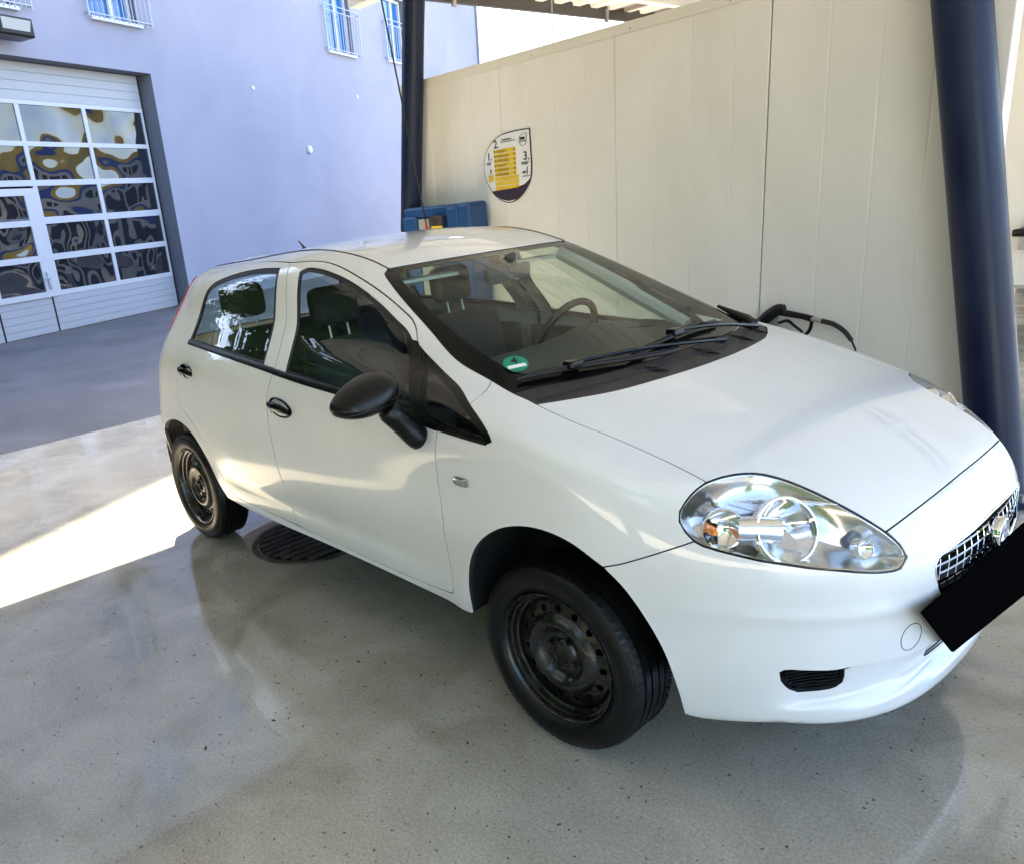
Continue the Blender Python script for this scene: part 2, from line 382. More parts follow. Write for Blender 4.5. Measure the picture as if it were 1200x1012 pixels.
# horizontal grooved lower and upper panels
def slat(x0, x1, z0, z1, name='panel_slat'):
    b = MB(); e = .006
    b.add([(x0, .004, z0+e), (x1, .004, z0+e), (x1, .004, z1-e), (x0, .004, z1-e), (x0, .014, z0), (x1, .014, z0), (x1, .014, z1), (x0, .014, z1)], [(0, 1, 2, 3), (4, 5, 1, 0), (3, 2, 6, 7)])
    b.build(name, M['door_metal'], gd)
for k in range(5):
    z0 = .02+k*.128
    for x0, x1 in ((-1.50, .12), (.16, 1.26), (1.30, 4.45)): slat(x0, x1, z0, z0+.128)
for k in range(4): slat(-1.50, 4.45, 4.03+k*.155, 4.03+(k+1)*.155)
rail(4.45, 4.50, 0, 4.66, .03, .02, 'rubber_seal', 'gap_black')
rail(1.262, 1.297, .02, .68, .012, .02, 'rubber_seal', 'gap_black'); rail(.122, .158, .02, .68, .012, .02, 'rubber_seal', 'gap_black')
b = MB(); b.add([(-1.5, .06, 0), (4.56, .06, 0), (4.56, .06, 4.7), (-1.5, .06, 4.7)], [(0, 1, 2, 3)]); b.build('back_sheet', M['gap_black'], gd)
wd = empty('walk_door', (0, 0, 0)); wd.parent = gd
b = MB()
for x0, x1, z0, z1 in ((.10, .24, .66, 2.56), (1.17, 1.40, .66, 2.56), (.24, 1.17, 2.44, 2.56), (.24, 1.17, 1.92, 2.02), (.24, 1.17, 1.30, 1.40), (.24, 1.17, .66, .76)): b.box(x0, x1, -.025, .03, z0, z1)
b.build('frame', M['door_frame'], wd)
for z0, z1 in ((2.02, 2.44), (1.40, 1.92), (.76, 1.30)):
    b = MB(); b.box(0, .93, 0, .01, 0, z1-z0); o = b.build('pane', M['pane'], wd); o.location = (.24, .0, z0)
b = MB(); b.rbox(1.24, 1.29, -.05, -.025, .80, 1.12, .008); b.tube([(1.265, -.05, 1.0), (1.265, -.10, 1.0), (1.15, -.10, 1.0)], .012, 8); b.build('handle', M['railing'], wd, True)

# ---- lamp, vent and two small caps on the facade
def on_facade(x, y, z): return A0+Vector((math.cos(ANG)*x-math.sin(ANG)*y, math.sin(ANG)*x+math.cos(ANG)*y, z))
lp = tag(empty('wall_lamp', on_facade(1.15, WY-.3, 4.98), ANG), 'black floodlight with pale face on the building above the garage door', 'floodlight')
b = MB(); b.rbox(-.30, .36, -.20, .20, -.13, .16, .03); b.build('housing', M['black_plastic'], lp)
b = MB(); b.add([(-.25, -.205, -.05), (.26, -.205, -.05), (.31, -.205, .12), (-.25, -.205, .12)], [(0, 1, 2, 3)]); b.build('lamp_face', M['grey_plastic'], lp)
b = MB(); b.tube([(0, .0, .0), (0, .32, .0)], .04, 8); b.build('bracket', M['black_plastic'], lp)
vt = MB(); vt.lathe([(0, .10), (-.05, .10), (-.07, .07), (-.07, 0)], 20, 'y'); o = vt.build('vent_cap', M['sill'], None, True); o.location = on_facade(9.99, WY, 3.29); o.rotation_euler = (0, 0, ANG); tag(o, 'small round white vent cap alone on the lavender facade', 'vent')
for k, (x, z, lb) in enumerate(((7.91, 4.65, 'tiny pale cap on the facade nearer the garage door, high up'), (12.85, 4.78, 'tiny pale cap on the facade below the right railed window'))):
    vt = MB(); vt.lathe([(0, .05), (-.02, .05), (-.03, 0)], 14, 'y'); o = vt.build('wall_vent', M['sill'], None, True); o.location = on_facade(x, WY, z); o.rotation_euler = (0, 0, ANG); tag(o, lb, 'vent', 'small caps on the facade')

# ---- cream partition walls
def partition(y, xs_, z0, z1, label, far=False):
    t = tag(empty('partition_wall', (0, y, 0)), label, 'wall')
    grooves = [-3.72, -3.47, -3.22, -2.95, -2.67, -2.42, -2.16, -1.90, -1.64, -1.385, -1.13, -.61, -.36, -.12, .12, .36]
    for i in range(len(xs_)-1):
        ga = .004 if abs(xs_[i]+.92) < .01 or i == 0 else .0012; gc = .004 if abs(xs_[i+1]+.92) < .01 else .0012; a, c = xs_[i]+ga, xs_[i+1]-gc
        gs = [g for g in grooves if a+.06 < g < c-.06] if not far else list(np.arange(a+.25, c-.1, .25))
        dd = .02 if ga > .003 else   .0025; prof = [(a, dd), (a, .003), (a+.003, 0)]
        for g in gs: prof += [(g-.006, 0), (g-.001,   .0025), (g+.004,   .0025), (g+.008, 0)]
        prof += [(c-.004, 0), (c, .004), (c, .10)]
        V = [(x, yy, z) for z in (z0, z1) for (x, yy) in prof]; n = len(prof)
        F = [(k, k+1, n+k+1, n+k) for k in range(n-1)]
        V += [(a, .10, z0), (c, .10, z0), (c, .10, z1), (a, .10, z1), ]; q = 2*n
        F += [(q+1, q, q+3, q+2)]
        link('wall_panel', V, F, M['panel'], t)
    b = MB(); b.box(xs_[0]+.01, xs_[-1]-.01, .021, .09, z0+.01, z1-.01); b.build('core', M['gap_black'], t)
    b = MB(); b.box(xs_[0]-.0, xs_[-1]+.02, -.012, -.002, z1-.05, z1+.012); b.box(xs_[0]-.0, xs_[-1]+.02, -.002, .112, z1+.002, z1+.012); b.box(xs_[0]-.0, xs_[-1]+.02, .102, .112, z1-.05, z1+.002); b.box(xs_[0]-.0, xs_[0]+.008, -.002, .102, z1-.05, z1+.002)
    b.build('top_flashing', M['flash'], t)
    b = MB(); b.box(xs_[0], xs_[-1], -.01, .11, z0-.03, z0-.001); b.build('bottom_rail', M['steel'], t)
    for x in np.arange(xs_[0]+.3, xs_[-1], 1.2):
        b = MB(); b.box(x-.03, x+.03, .02, .08, 0, z0-.03); b.build('foot', M['steel'], t)
    return t
near_wall = partition(2.2, [-4.06, -2.93, -1.925, -.92, .175], .30, 2.56, 'cream panelled partition wall directly behind the white car')
partition(6.75, [-4.0, -3., -2., -1., 0., 1.0, 1.6], .38, 3.15, 'cream partition wall of the next wash bay, seen right of the front pillar', True)
# scuffs and a screw on the near wall
b = MB()
for x, z in ((-3.4, 2.53), (-2.6, 2.53), (-1.8, 2.53), (-1.15, 2.53), (-.2, 2.53)):
    b = MB(); b.lathe([(-.001, .006), (-.004, .004), (-.004, 0)], 8, 'y', (x, -.012, z)); b.build('screw', M['steel'], near_wall)

# ---- leaning navy pillars
def pillar(p0, p1, r, label):
    p0 = Vector(p0); p1 = Vector(p1); t = tag(empty('pillar', p0), label, 'pillar', 'navy steel pillars of the canopy')
    b = MB(); b.tube([(0, 0, 0), tuple(p1-p0)], r, 48); b.build('shaft', M['navy'], t, True)
    b = MB(); b.lathe([(0, r+.09), (.02, r+.09), (.025, r+.08), (.025, r)], 32, 'z'); b.build('base_plate', M['navy'], t, True)
    for k in range(4):
        a = math.pi/4+k*math.pi/2; b = MB(); b.tube([((r+.05)*math.cos(a), (r+.05)*math.sin(a), .02), ((r+.05)*math.cos(a), (r+.05)*math.sin(a), .06)], .014, 6); b.build('bolt', M['steel'], t)
def pil(xb, zb_, xt, zt, y, r, label):
    k = (xt-xb)/(zt-zb_); pillar((xb-k*zb_, y, 0), (xb+k*(3.36-zb_), y, 3.36), r, label)
pil(.310, .45, -.012, 2.28, 2.10, .114, 'thick navy pillar leaning left in front of the wall at the car nose')
pil(-3.93, 1.53, -3.66, 3.13, 2.09, .088, 'navy pillar standing at the far left end of the cream wall')
pil(.325, .45, .0, 2.28, -3.2, .122, 'navy pillar on the open near side of the bay, behind the photographer')
pil(-3.99, 1.53, -3.73, 3.13, -3.2, .128, 'navy pillar near the left open side of the bay, outside the picture')

# ---- canopy roof
cp = tag(empty('canopy', (0, 0, 3.4)), 'white metal wash bay canopy with ribbed underside and dark edge beam', 'canopy')
CX0, CX1, CY0, CY1 = -4.50, 2.7, -4.2, 13.2
ns = int((CY1-CY0)/.30)
for k in range(ns):
    y0 = CY0+k*.30; b = MB(); h = .035
    prof = [(0, 0), (.05, 0), (.07, h), (.23, h), (.25, 0), (.298, 0)]
    V = [(x, y0+a, z+.06) for x in (CX0, CX1) for a, z in prof]; n = len(prof)
    b.add(V, [(i, i+1, n+i+1, n+i) for i in range(n-1)])
    b.build('roof_sheet', M['canopy_brown'] if k in (33, 35) else M['canopy'], cp)
b = MB(); b.add([(CX0, CY0, .11), (CX1, CY0, .11), (CX1, CY1, .11), (CX0, CY1, .11)], [(0, 1, 2, 3)]); b.build('top_sheet', M['canopy'], cp)
b = MB(); b.box(CX0-.05, CX0+.0, CY0, CY1, -.03, .14); b.build('edge_beam', M['beam'], cp)
b = MB(); b.box(CX1, CX1+.05, CY0, CY1, -.03, .14); b.build('edge_beam', M['beam'], cp)
for x in (-3.7, -2.3, -.8, .6): 
    b = MB(); b.box(x-.04, x+.04, CY0, CY1, -.09, .058); b.build('purlin', M['canopy'], cp)
for y in (-3.2, 2.15, 6.8, 11.4):
    b = MB(); b.box(CX0+.002, CX1-.002, y-.05, y+.05, -.05, -.002) if 0 else b.box(CX0+.002, CX1-.002, y-.06, y+.06, -.16, -.092); b.build('main_beam', M['canopy'], cp)
for y in (5.6, 3.3): 
    b = MB(); b.box(CX0+.0, CX0+.03, y-.02, y+.02, -.07, .06); b.build('bracket', M['steel'], cp)
b = MB(); b.box(CX0-.10, CX0-.055, CY0, 2.2, .20, .95); b.build('fascia_board', M['yellow'], cp)
b = MB(); b.box(CX0-.104, CX0-.1001, CY0, 2.2, .42, .70); b.build('fascia_band', M['blue_print'], cp)
# cable to the lance and thin wire in the next bay
b = MB(); b.tube([(-3.29, 1.40, 3.40), (-3.44, 1.68, 2.45), (-3.585, 1.95, 1.50)], .006, 8); o = b.build('hanging_hose', M['rubber'], None, True)
tag(o, 'thin dark hose running diagonally from the canopy down to the blue box', 'hose')
b = MB(); b.tube([(-3.0, 2.9, 3.4), (-3.0, 2.9, 1.2)], .006, 6); o = b.build('hanging_cable', M['steel'], None, True)
tag(o, 'thin vertical cable hanging in the bay behind the wall', 'cable')

# ---- blue box beside the left pillar
bx = tag(empty('wash_station', (-3.5, 2.02, 0)), 'blue plastic box on the wall end with grey block and red and yellow label', 'wash station')
b = MB(); b.rbox(-.42, .20, -.02, .165, 1.525, 1.61, .02); b.rbox(-.42, -.24, -.04, .165, .5, 1.54, .02); b.rbox(.12, .26, -.04, .165, .5, 1.60, .03); b.rbox(.27, .40, -.05, .165, .5, 1.615, .03); b.rbox(-.3, .2, .08, .165, .5, 1.55, .01); b.build('cabinet', M['blue_plastic'], bx)
b = MB(); b.rbox(-.225, -.09, -.03, .07, .9, 1.515, .008); b.build('grey_block', M['grey_plastic'], bx)
b = MB(); b.rbox(-.03, .10, -.065, -.04, 1.28, 1.53, .005); b.build('label_plate', M['cast'], bx)
b = MB(); b.box(-.02, .11, -.072, -.066, 1.40, 1.455); b.build('yellow_label', M['yellow'], bx)
b = MB(); b.tube([(-.085, -.07, 1.50), (-.065, -.08, 1.42), (-.055, -.08, 1.3)], [.008, .014, .016], 8); b.build('lance_grip', M['red'], bx, True)

# ---- teardrop price sign on the wall
sg = tag(empty('price_sign', (0, 2.196, 0)), 'teardrop washing instruction sign with yellow price list on cream wall', 'sign')
out = [(-2.651, 2.075), (-2.767, 2.076), (-2.887, 2.071), (-2.955, 2.058), (-3.02, 2.03), (-3.078, 1.985), (-3.114, 1.931), (-3.131, 1.868), (-3.130, 1.809), (-3.112, 1.745), (-3.06, 1.667), (-3.007, 1.620), (-2.946, 1.590), (-2.884, 1.578), (-2.822, 1.587), (-2.76, 1.618), (-2.706, 1.665), (-2.662, 1.726), (-2.646, 1.808), (-2.647, 1.918)]
out = [q for q in out[:1]]+[(a, c) for a, _, c in soft([(x, 0, z) for x, z in out[1:]]+[(out[0][0]+.001, 0, out[0][1]-.01)], 3)]
def fan(pts, y, m, name, inset=0):
    c = np.mean(pts, 0); P_ = [tuple(c+(np.array(q)-c)*(1-inset)) for q in pts]
    return link(name, [(x, y, z) for x, z in P_], [tuple(range(len(P_)))], m, sg)
b = MB(); n_ = len(out); b.add([(x, -.001, z) for x, z in out]+[(x, .003, z) for x, z in out], [tuple(range(n_))]+[(i, (i+1) % n_, n_+(i+1) % n_, n_+i) for i in range(n_)]); b.build('rim', M['ink'], sg)
fan(out, -.003, M['paper'], 'face', .03)
dk = [(-3.058, 1.672), (-2.80, 1.682), (-2.72, 1.70), (-2.664, 1.735), (-2.685, 1.69), (-2.74, 1.628), (-2.80, 1.600), (-2.89, 1.591), (-2.965, 1.608), (-3.018, 1.636)]
link('dark_foot', [(x, -.005, z) for x, z in dk], [tuple(range(len(dk)))], mat('sign_foot', (.035, .02, .04), .5), sg)
for k in range(9):
    z1_ = 1.962-k*.0325; x0_, x1_ = -3.016+k*.0005, -2.795+(.02 if k > 5 else 0); b = MB()
    b.add([(x0_, -.005, z1_-.027), (x1_, -.005, z1_-.025), (x1_, -.005, z1_+.003), (x0_, -.005, z1_)], [(0, 1, 2, 3)]); b.build('yellow_bar', M['yellow'], sg)
    if k < 6:
        b = MB(); b.box(x0_+.004, x0_+.018, -.0075, -.0058, z1_-.021, z1_-.006); b.box(x1_-.022, x1_-.006, -.0075, -.0058, z1_-.019, z1_-.006)
        for q in range(2): b.box(x0_+.03, x0_+.03+rng.uniform(.07, .13), -.0075, -.0058, z1_-.012-q*.009, z1_-.0075-q*.009)
        b.build('print_line', mat('ochre_print', (.32, .20, .01), .6) if k == 0 else bpy.data.materials['ochre_print'], sg)
for s_, sz, x, z in (('2.', .078, -3.012, 1.975), ('1.', .076, -3.088, 1.896), ('3.', .082, -2.722, 1.866)):
    text_mesh(s_, sz, 'numeral', M['ink'], sg, (x, -.006, z), bold=.0012)
b = MB()
for x, z, l, h in ((-2.93, 2.022, .10, .006), (-2.94, 2.008, .15, .004), (-3.095, 1.876, .05, .005), (-3.095, 1.864, .045, .005), (-2.742, 1.846, .07, .006), (-2.742, 1.835, .06, .005), (-2.735, 1.776, .035, .012), (-2.69, 1.768, .006, .05), (-2.735, 1.752, .07, .004), (-3.06, 1.80, .01, .03)): b.box(x, x+l, -.0075, -.006, z, z+h)
b.build('small_print', M['ink'], sg)
b = MB(); b.box(-3.08, -3.03, -.0075, -.006, 1.742, 1.79); b.build('coin_box', M['yellow'], sg)
lg = [(-2.684, 2.045), (-2.72, 2.045), (-2.748, 2.03), (-2.757, 2.0), (-2.745, 1.972), (-2.72, 1.962), (-2.695, 1.972), (-2.684, 2.0)]
b = MB(); b.tube([(x, -.006, z) for x, z in lg+[lg[0]]], .0016, 5, False); b.box(-2.745, -2.70, -.008, -.006, 2.005, 2.022); b.box(-2.75, -2.69, -.008, -.006, 1.992, 1.996); b.build('small_emblem', M['ink'], sg)

# ---- spray gun on the wall (near) and in the next bay
def spray_gun(loc, label, s=1.0):
    g = tag(empty('spray_gun', loc), label, 'spray gun', 'pressure washer guns on the walls'); g.scale = (s, s, s)
    b = MB(); b.tube(soft([(-.13, 0, -.01), (-.10, 0, .03), (-.04, 0, .075), (.0, 0, .085)]), softr([.030, .036, .034, .024]), 12); b.tube(soft([(-.19, 0, -.005), (-.12, 0, .0)]), softr([.020, .028]), 10)
    b.tube(soft([(-.02, 0, .062), (.10, 0, .045), (.155, 0, .032)]), softr([.020, .017, .019]), 12); b.build('gun_body', M['black_plastic'], g, True)
    b = MB(); b.tube(soft([(.15, 0, .05), (.155, 0, .01), (.145, 0, -.035), (.115, 0, -.062), (.08, 0, -.055), (-.02, 0, -.03), (-.07, 0, -.02)]), softr([.012, .010, .010, .010, .009, .010, .012]), 8); b.build('guard', M['black_plastic'], g, True)
    b = MB(); b.tube(soft([(-.03, 0, .0), (.02, 0, .015), (.06, 0, -.01), (.11, 0, -.045)]), softr([.008, .010, .009, .007]), 8); b.build('trigger', M['black_plastic'], g, True)
    b = MB(); b.tube(soft([(.15, 0, .034), (.215, 0, .022)]), softr([.015, .012]), 10); b.build('coupling', M['steel'], g, True)
    b = MB(); b.tube(soft([(.21, 0, .023), (.27, .0, .010), (.33, 0, -.025), (.365, 0, -.065), (.375, 0, -.075)]), softr([.014, .014, .013, .012, .012]), 10); b.build('strain_relief', M['rubber'], g, True)
    b = MB(); b.tube([(.37, 0, -.07), (.395, 0, -.12), (.40, 0, -.18), (.40, 0, -.45)], .006, 8); b.build('hose', M['rubber'], g, True)
    b = MB(); b.box(-.16, -.06, .01, .06, -.10, .03); b.build('holder', M['steel'], g)
spray_gun((-.735, 2.13, .785), 'black pressure washer gun on the near wall behind the bonnet')
spray_gun((-.49, 6.66, .87), 'black pressure washer gun on the next bay wall at the right edge', 1.6)

# ---- trees across the yard (seen in the car glass and lamps)
def tree(loc, h, seed, label):
    r = np.random.default_rng(seed); t = tag(empty('tree', loc), label, 'tree', 'trees across the yard')
    b = MB(); b.tube([(0, 0, 0), (.1, 0, h*.25), (-.05, .1, h*.5), (.1, 0, h*.8)], [.22, .18, .13, .04], 10)
    cl = []
    for k in range(26):
        a = r.uniform(0, 6.28); z = r.uniform(.28, .97)*h; rr = (1-((z/h-.55)/.6)**2)*h*.34*r.uniform(.3, 1); e = (rr*math.cos(a), rr*math.sin(a), z)
        b.tube([(0, 0, z*.75), (e[0]*.5, e[1]*.5, z*.9), e], [.06, .04, .01], 6); cl.append(e)
    b.build('trunk', M['bark'], t, True)
    n = 15000; ci = r.integers(0, len(cl), n); C = np.array(cl)[ci]+r.normal(0, .09*h, (n, 3))*np.array([1, 1, .7]); C[:, 2] = np.maximum(C[:, 2], .12*h)
    V = np.empty((n, 4, 3)); u = r.normal(size=(n, 3)); u /= np.linalg.norm(u, axis=1, keepdims=True); v = r.normal(size=(n, 3)); v -= u*(u*v).sum(1, keepdims=True); v /= np.linalg.norm(v, axis=1, keepdims=True)
    s = np.where(r.random((n, 1)) < .25, .22, r.uniform(.06, .12, (n, 1)))*(h/7)
    V[:, 0] = C-u*s; V[:, 1] = C+v*s*.5; V[:, 2] = C+u*s; V[:, 3] = C-v*s*.5
    link('crown', V.reshape(-1, 3), np.arange(n*4).reshape(n, 4).tolist(), M['leaf'], t)
for k, (x, y, h, lb) in enumerate(((-9.5, -7.0, 9.0, 'tall leafy tree left of the yard, nearest the garage door'), (-16, -7.5, 5.4, 'small leafy tree in a row beyond the tall one'), (-20.5, -11, 6.2, 'round leafy tree farther along the yard edge'), (-13.5, -12.5, 9, 'leafy tree on the yard corner'), (-6.5, -12.5, 8.5, 'leafy tree across the yard left of the photographer'), (-1, -13, 9, 'leafy tree across the yard straight behind the photographer'), (6, -12, 8, 'leafy tree across the yard beyond the bay front'), (15, -4, 6, 'leafy tree standing far off the nose of the car'))):
    tree((x, y, 0), h, 20+k, lb)

# ---- hedge in front of the trees
hd = tag(empty('hedge', (0, -10.2, 0)), 'long dark green hedge across the yard behind the photographer', 'hedge')
n = 26000; C = np.c_[rng.uniform(-24, 9, n), rng.normal(0, .38, n), rng.uniform(0, 2.5, n)+rng.normal(0, .12, n)]; C[:, 2] = np.abs(C[:, 2])
u = rng.normal(size=(n, 3)); u /= np.linalg.norm(u, axis=1, keepdims=True); v = np.cross(u, rng.normal(size=(n, 3))); v /= np.linalg.norm(v, axis=1, keepdims=True); q = rng.uniform(.07, .15, (n, 1))
V = np.empty((n, 4, 3)); V[:, 0] = C-u*q; V[:, 1] = C+v*q*.6; V[:, 2] = C+u*q; V[:, 3] = C-v*q*.6
link('foliage', V.reshape(-1, 3), np.arange(n*4).reshape(n, 4).tolist(), M['hedge'], hd)
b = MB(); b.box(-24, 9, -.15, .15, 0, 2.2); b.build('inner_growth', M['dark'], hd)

hd2 = tag(empty('hedge', (-14, -8, 0)), 'tall dark green hedge at the left edge of the yard beside the building', 'hedge')
n = 22000; C = np.c_[rng.normal(0, .45, n), rng.uniform(-7, 5.6, n), rng.uniform(0, 1, n)**.8*4.3+rng.normal(0, .15, n)]; C[:, 2] = np.abs(C[:, 2])+.35*np.sin(C[:, 1]*1.3)*(C[:, 2] > 1.5)
u = rng.normal(size=(n, 3)); u /= np.linalg.norm(u, axis=1, keepdims=True); v = np.cross(u, rng.normal(size=(n, 3))); v /= np.linalg.norm(v, axis=1, keepdims=True); q = rng.uniform(.06, .13, (n, 1))
V = np.empty((n, 4, 3)); V[:, 0] = C-u*q; V[:, 1] = C+v*q*.6; V[:, 2] = C+u*q; V[:, 3] = C-v*q*.6
link('foliage', V.reshape(-1, 3), np.arange(n*4).reshape(n, 4).tolist(), M['leaf'], hd2)
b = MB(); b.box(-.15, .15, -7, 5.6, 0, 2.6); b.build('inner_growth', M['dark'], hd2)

# ---- low shop building beyond the bays (only seen mirrored in the garage door panes)
sh = tag(empty('shop_building', (-8, 15.5, 0)), 'low white shop building with yellow and blue fascia beyond the wash bays', 'building')
b = MB(); b.box(-5.5, 7, .05, 6, 0, 4.4); b.build('wall', M['panel'], sh)
b = MB(); b.box(-5.5, 7, -.05, .045, 3.55, 4.4); b.build('yellow_fascia', M['yellow'], sh)
b = MB(); b.box(-5.5, 7, -.03, .045, 3.05, 3.54); b.build('blue_fascia', M['blue_print'], sh)
for k in range(6):
    x = -5.0+k*2.05; b = MB(); b.box(x, x+1.35, .0, .045, .5 if k % 2 else .02, 2.6); b.build('window', M['gap_black'], sh)
# ================================================================ CAR: fitted body surface
class Sp:
    def __init__(s, xs, ys):
        xs = np.array(xs, float); ys = np.array(ys, float); n = len(xs); h = np.diff(xs); A = np.eye(n); b = np.zeros(n)
        for i in range(1, n-1):
            A[i, i-1] = h[i-1]; A[i, i] = 2*(h[i-1]+h[i]); A[i, i+1] = h[i]; b[i] = 6*((ys[i+1]-ys[i])/h[i]-(ys[i]-ys[i-1])/h[i-1])
        s.m = np.linalg.solve(A, b); s.x = xs; s.y = ys; s.h = h
    def __call__(s, x):
        x = np.asarray(x, float); xc = np.clip(x, s.x[0], s.x[-1]); i = np.clip(np.searchsorted(s.x, xc)-1, 0, len(s.h)-1)
        h = s.h[i]; a = (s.x[i+1]-xc)/h; b = (xc-s.x[i])/h
        v = a*s.y[i]+b*s.y[i+1]+((a**3-a)*s.m[i]+(b**3-b)*s.m[i+1])*h*h/6
        k0 = (s.y[1]-s.y[0])/s.h[0]-s.h[0]*s.m[1]/6; k1 = (s.y[-1]-s.y[-2])/s.h[-1]+s.h[-1]*s.m[-2]/6
        return v+np.where(x < s.x[0], (x-s.x[0])*k0, 0)+np.where(x > s.x[-1], (x-s.x[-1])*k1, 0)
def smax(a, b, r):
    h = np.maximum(r-np.abs(a-b), 0)/r
    return np.maximum(a, b)+h*h*h*r/6
def sstep(a, b, x):
    t = np.clip((x-a)/(b-a), 0, 1); return t*t*(3-2*t)
BP = {'b_x': [-3.2, -2.1, -0.4, 0.4, 0.6, 0.8], 'b_z': [0.3179, 0.3075, 0.3069, 0.2449, 0.2748, 0.2615], 'gp_x': [-3.2, -2.6, -2.0, -1.3, -0.7, -0.2], 'gp_y': [-0.134, -0.0369, 0.0161, 0.0134, -0.0199, -0.0423], 'gs_y': [0.8189, 0.7808, 0.6933, 0.6418, 0.585], 'gs_z': [0.85, 1.0, 1.2, 1.35, 1.5], 'h_x': [-0.6, -0.3, 0.0, 0.3, 0.5, 0.65, 0.8, 0.95], 'h_z': [1.1761, 1.1342, 1.0692, 0.9912, 0.9351, 0.8692, 0.785, 0.6544], 'hk1': 0.1215, 'hk2': -0.0127, 'n_x': [0.7934, 0.8235, 0.8333, 0.8473, 0.8524, 0.8532, 0.8106, 0.6899], 'n_z': [0.1, 0.2, 0.3, 0.45, 0.6, 0.7, 0.8, 0.95], 'nk1': 0.2186, 'nk2': 0.8276, 'px_x': [-3.3, -3.0, -2.51, -2.0, -1.2, -0.4, 0.0, 0.3, 0.6, 0.9], 'px_y': [-0.1661, -0.0727, -0.031, 0.0079, 0.0038, 0.0009, -0.0021, -0.0284, -0.0918, -0.1958], 'rAC': 0.22, 'rAD': 0.15, 'rB': 0.08, 'rGr': 0.12, 'rGw': 0.1533, 'rU': 0.03, 'r_x': [3.1255, 3.1762, 3.1989, 3.1991, 3.1592, 3.0656, 2.9603, 2.7998], 'r_z': [0.2, 0.35, 0.5, 0.65, 0.8, 1.0, 1.2, 1.45], 'rg_c': 0.15, 'rg_m': 0.4938, 'rg_x': 2.6797, 'rg_z': 1.2165, 'rk1': 0.7654, 'rk2': -0.3512, 'ro_x': [-3.2, -2.6, -2.0, -1.4, -1.0, -0.6], 'ro_z': [1.3335, 1.4338, 1.4826, 1.5208, 1.4942, 1.4328], 'rok': 0.0884, 'wl_y': [0.735, 0.7758, 0.8004, 0.8223, 0.8294, 0.8445, 0.8418, 0.8392, 0.8243, 0.7573], 'wl_z': [0.15, 0.24, 0.31, 0.4, 0.5, 0.62, 0.75, 0.88, 1.0, 1.12], 'ws_b': 0.0544, 'ws_c': 0.354, 'ws_m': 0.3593, 'ws_x': -0.9257, 'ws_z': 1.434}
S_ = {k: Sp(BP[a], BP[b]) for k, a, b in (('wl', 'wl_z', 'wl_y'), ('px', 'px_x', 'px_y'), ('h', 'h_x', 'h_z'), ('n', 'n_z', 'n_x'), ('r', 'r_z', 'r_x'), ('gs', 'gs_z', 'gs_y'), ('gp', 'gp_x', 'gp_y'), ('ro', 'ro_x', 'ro_z'), ('b', 'b_x', 'b_z'))}
def F(p):
    P = BP; x, y, z = p[..., 0], p[..., 1], p[..., 2]
    s = np.sqrt(y*y+1e-6); s2 = s*s
    A = s-S_['wl'](z)-S_['px'](x)
    rw = np.minimum(np.hypot(x, z-.298), np.hypot(x+2.51, z-.298))
    A = A-.010*np.exp(-((rw-.36)/.055)**2)*(z < 1)
    A = A+.006*np.exp(-((z-.47)/.035)**2)*sstep(-2.1, -1.8, x)*(1-sstep(-.65, -.45, x))      # lower door swage
    B = (z-S_['h'](x)+P['hk1']*s2+P['hk2']*s2*s2)*.93
    C = (x-S_['n'](z)+P['nk1']*s2+P['nk2']*s2*s2)*.9
    # scoop under the plate and the soft ridge above it
    C = C+.034*(sstep(.322, .350, z)*(1-sstep(.437, .449, z)))*(1-sstep(.56, .66, s))*sstep(.0, .02, z)
    C = C-.006*np.exp(-((z-.60)/.022)**2)*(1-sstep(.30, .42, s)*0)
    D = (-x-S_['r'](z)+P['rk1']*s2+P['rk2']*s2*s2)*.95
    Lo = smax(smax(A, D, P['rAD']), C, P['rAC']); Lo = smax(Lo, B, P['rB'])
    Lo = smax(Lo, np.interp(x, P['b_x'], P['b_z'])-z, .05)
    Gs = (s-S_['gs'](z)-S_['gp'](x))*.88
    q = x-P['ws_x']+P['ws_c']*s2
    Gw = (z-P['ws_z']+P['ws_m']*q+P['ws_b']*q*q)*.87
    Gr = z-S_['ro'](x)+P['rok']*s2
    Gg = (-x-P['rg_x']+P['rg_c']*s2+P['rg_m']*(z-P['rg_z']))*.9
    G = smax(Gw, Gr, P['rGr']); G = smax(G, Gg, .12); G = smax(G, Gs, P['rGw']); G = smax(G, .96-z, .05)
    return -smax(-Lo, -G, P['rU'])
def grad(P):
    e = 1.5e-3; g = np.empty_like(P)
    for k in range(3):
        d = np.zeros(3); d[k] = e; g[:, k] = F(P+d)-F(P-d)
    return g/np.linalg.norm(g, axis=1, keepdims=True)
RHO = .8; XR = -2.3; ZC = .6; HP = math.pi/2
def shoot(O, D, t1=3.2, n=160):
    t = np.linspace(.02, t1, n); f = F(O[:, None]+D[:, None]*t[None, :, None]); ins = f < 0
    last = np.where(ins.any(1), n-1-np.argmax(ins[:, ::-1], 1), f.argmin(1)); last = np.minimum(last, n-2); lo = t[last]; hi = t[last+1]
    for _ in range(22):
        m = (lo+hi)/2; g = F(O+D*m[:, None]) < 0; lo = np.where(g, m, lo); hi = np.where(g, hi, m)
    return O+D*lo[:, None]
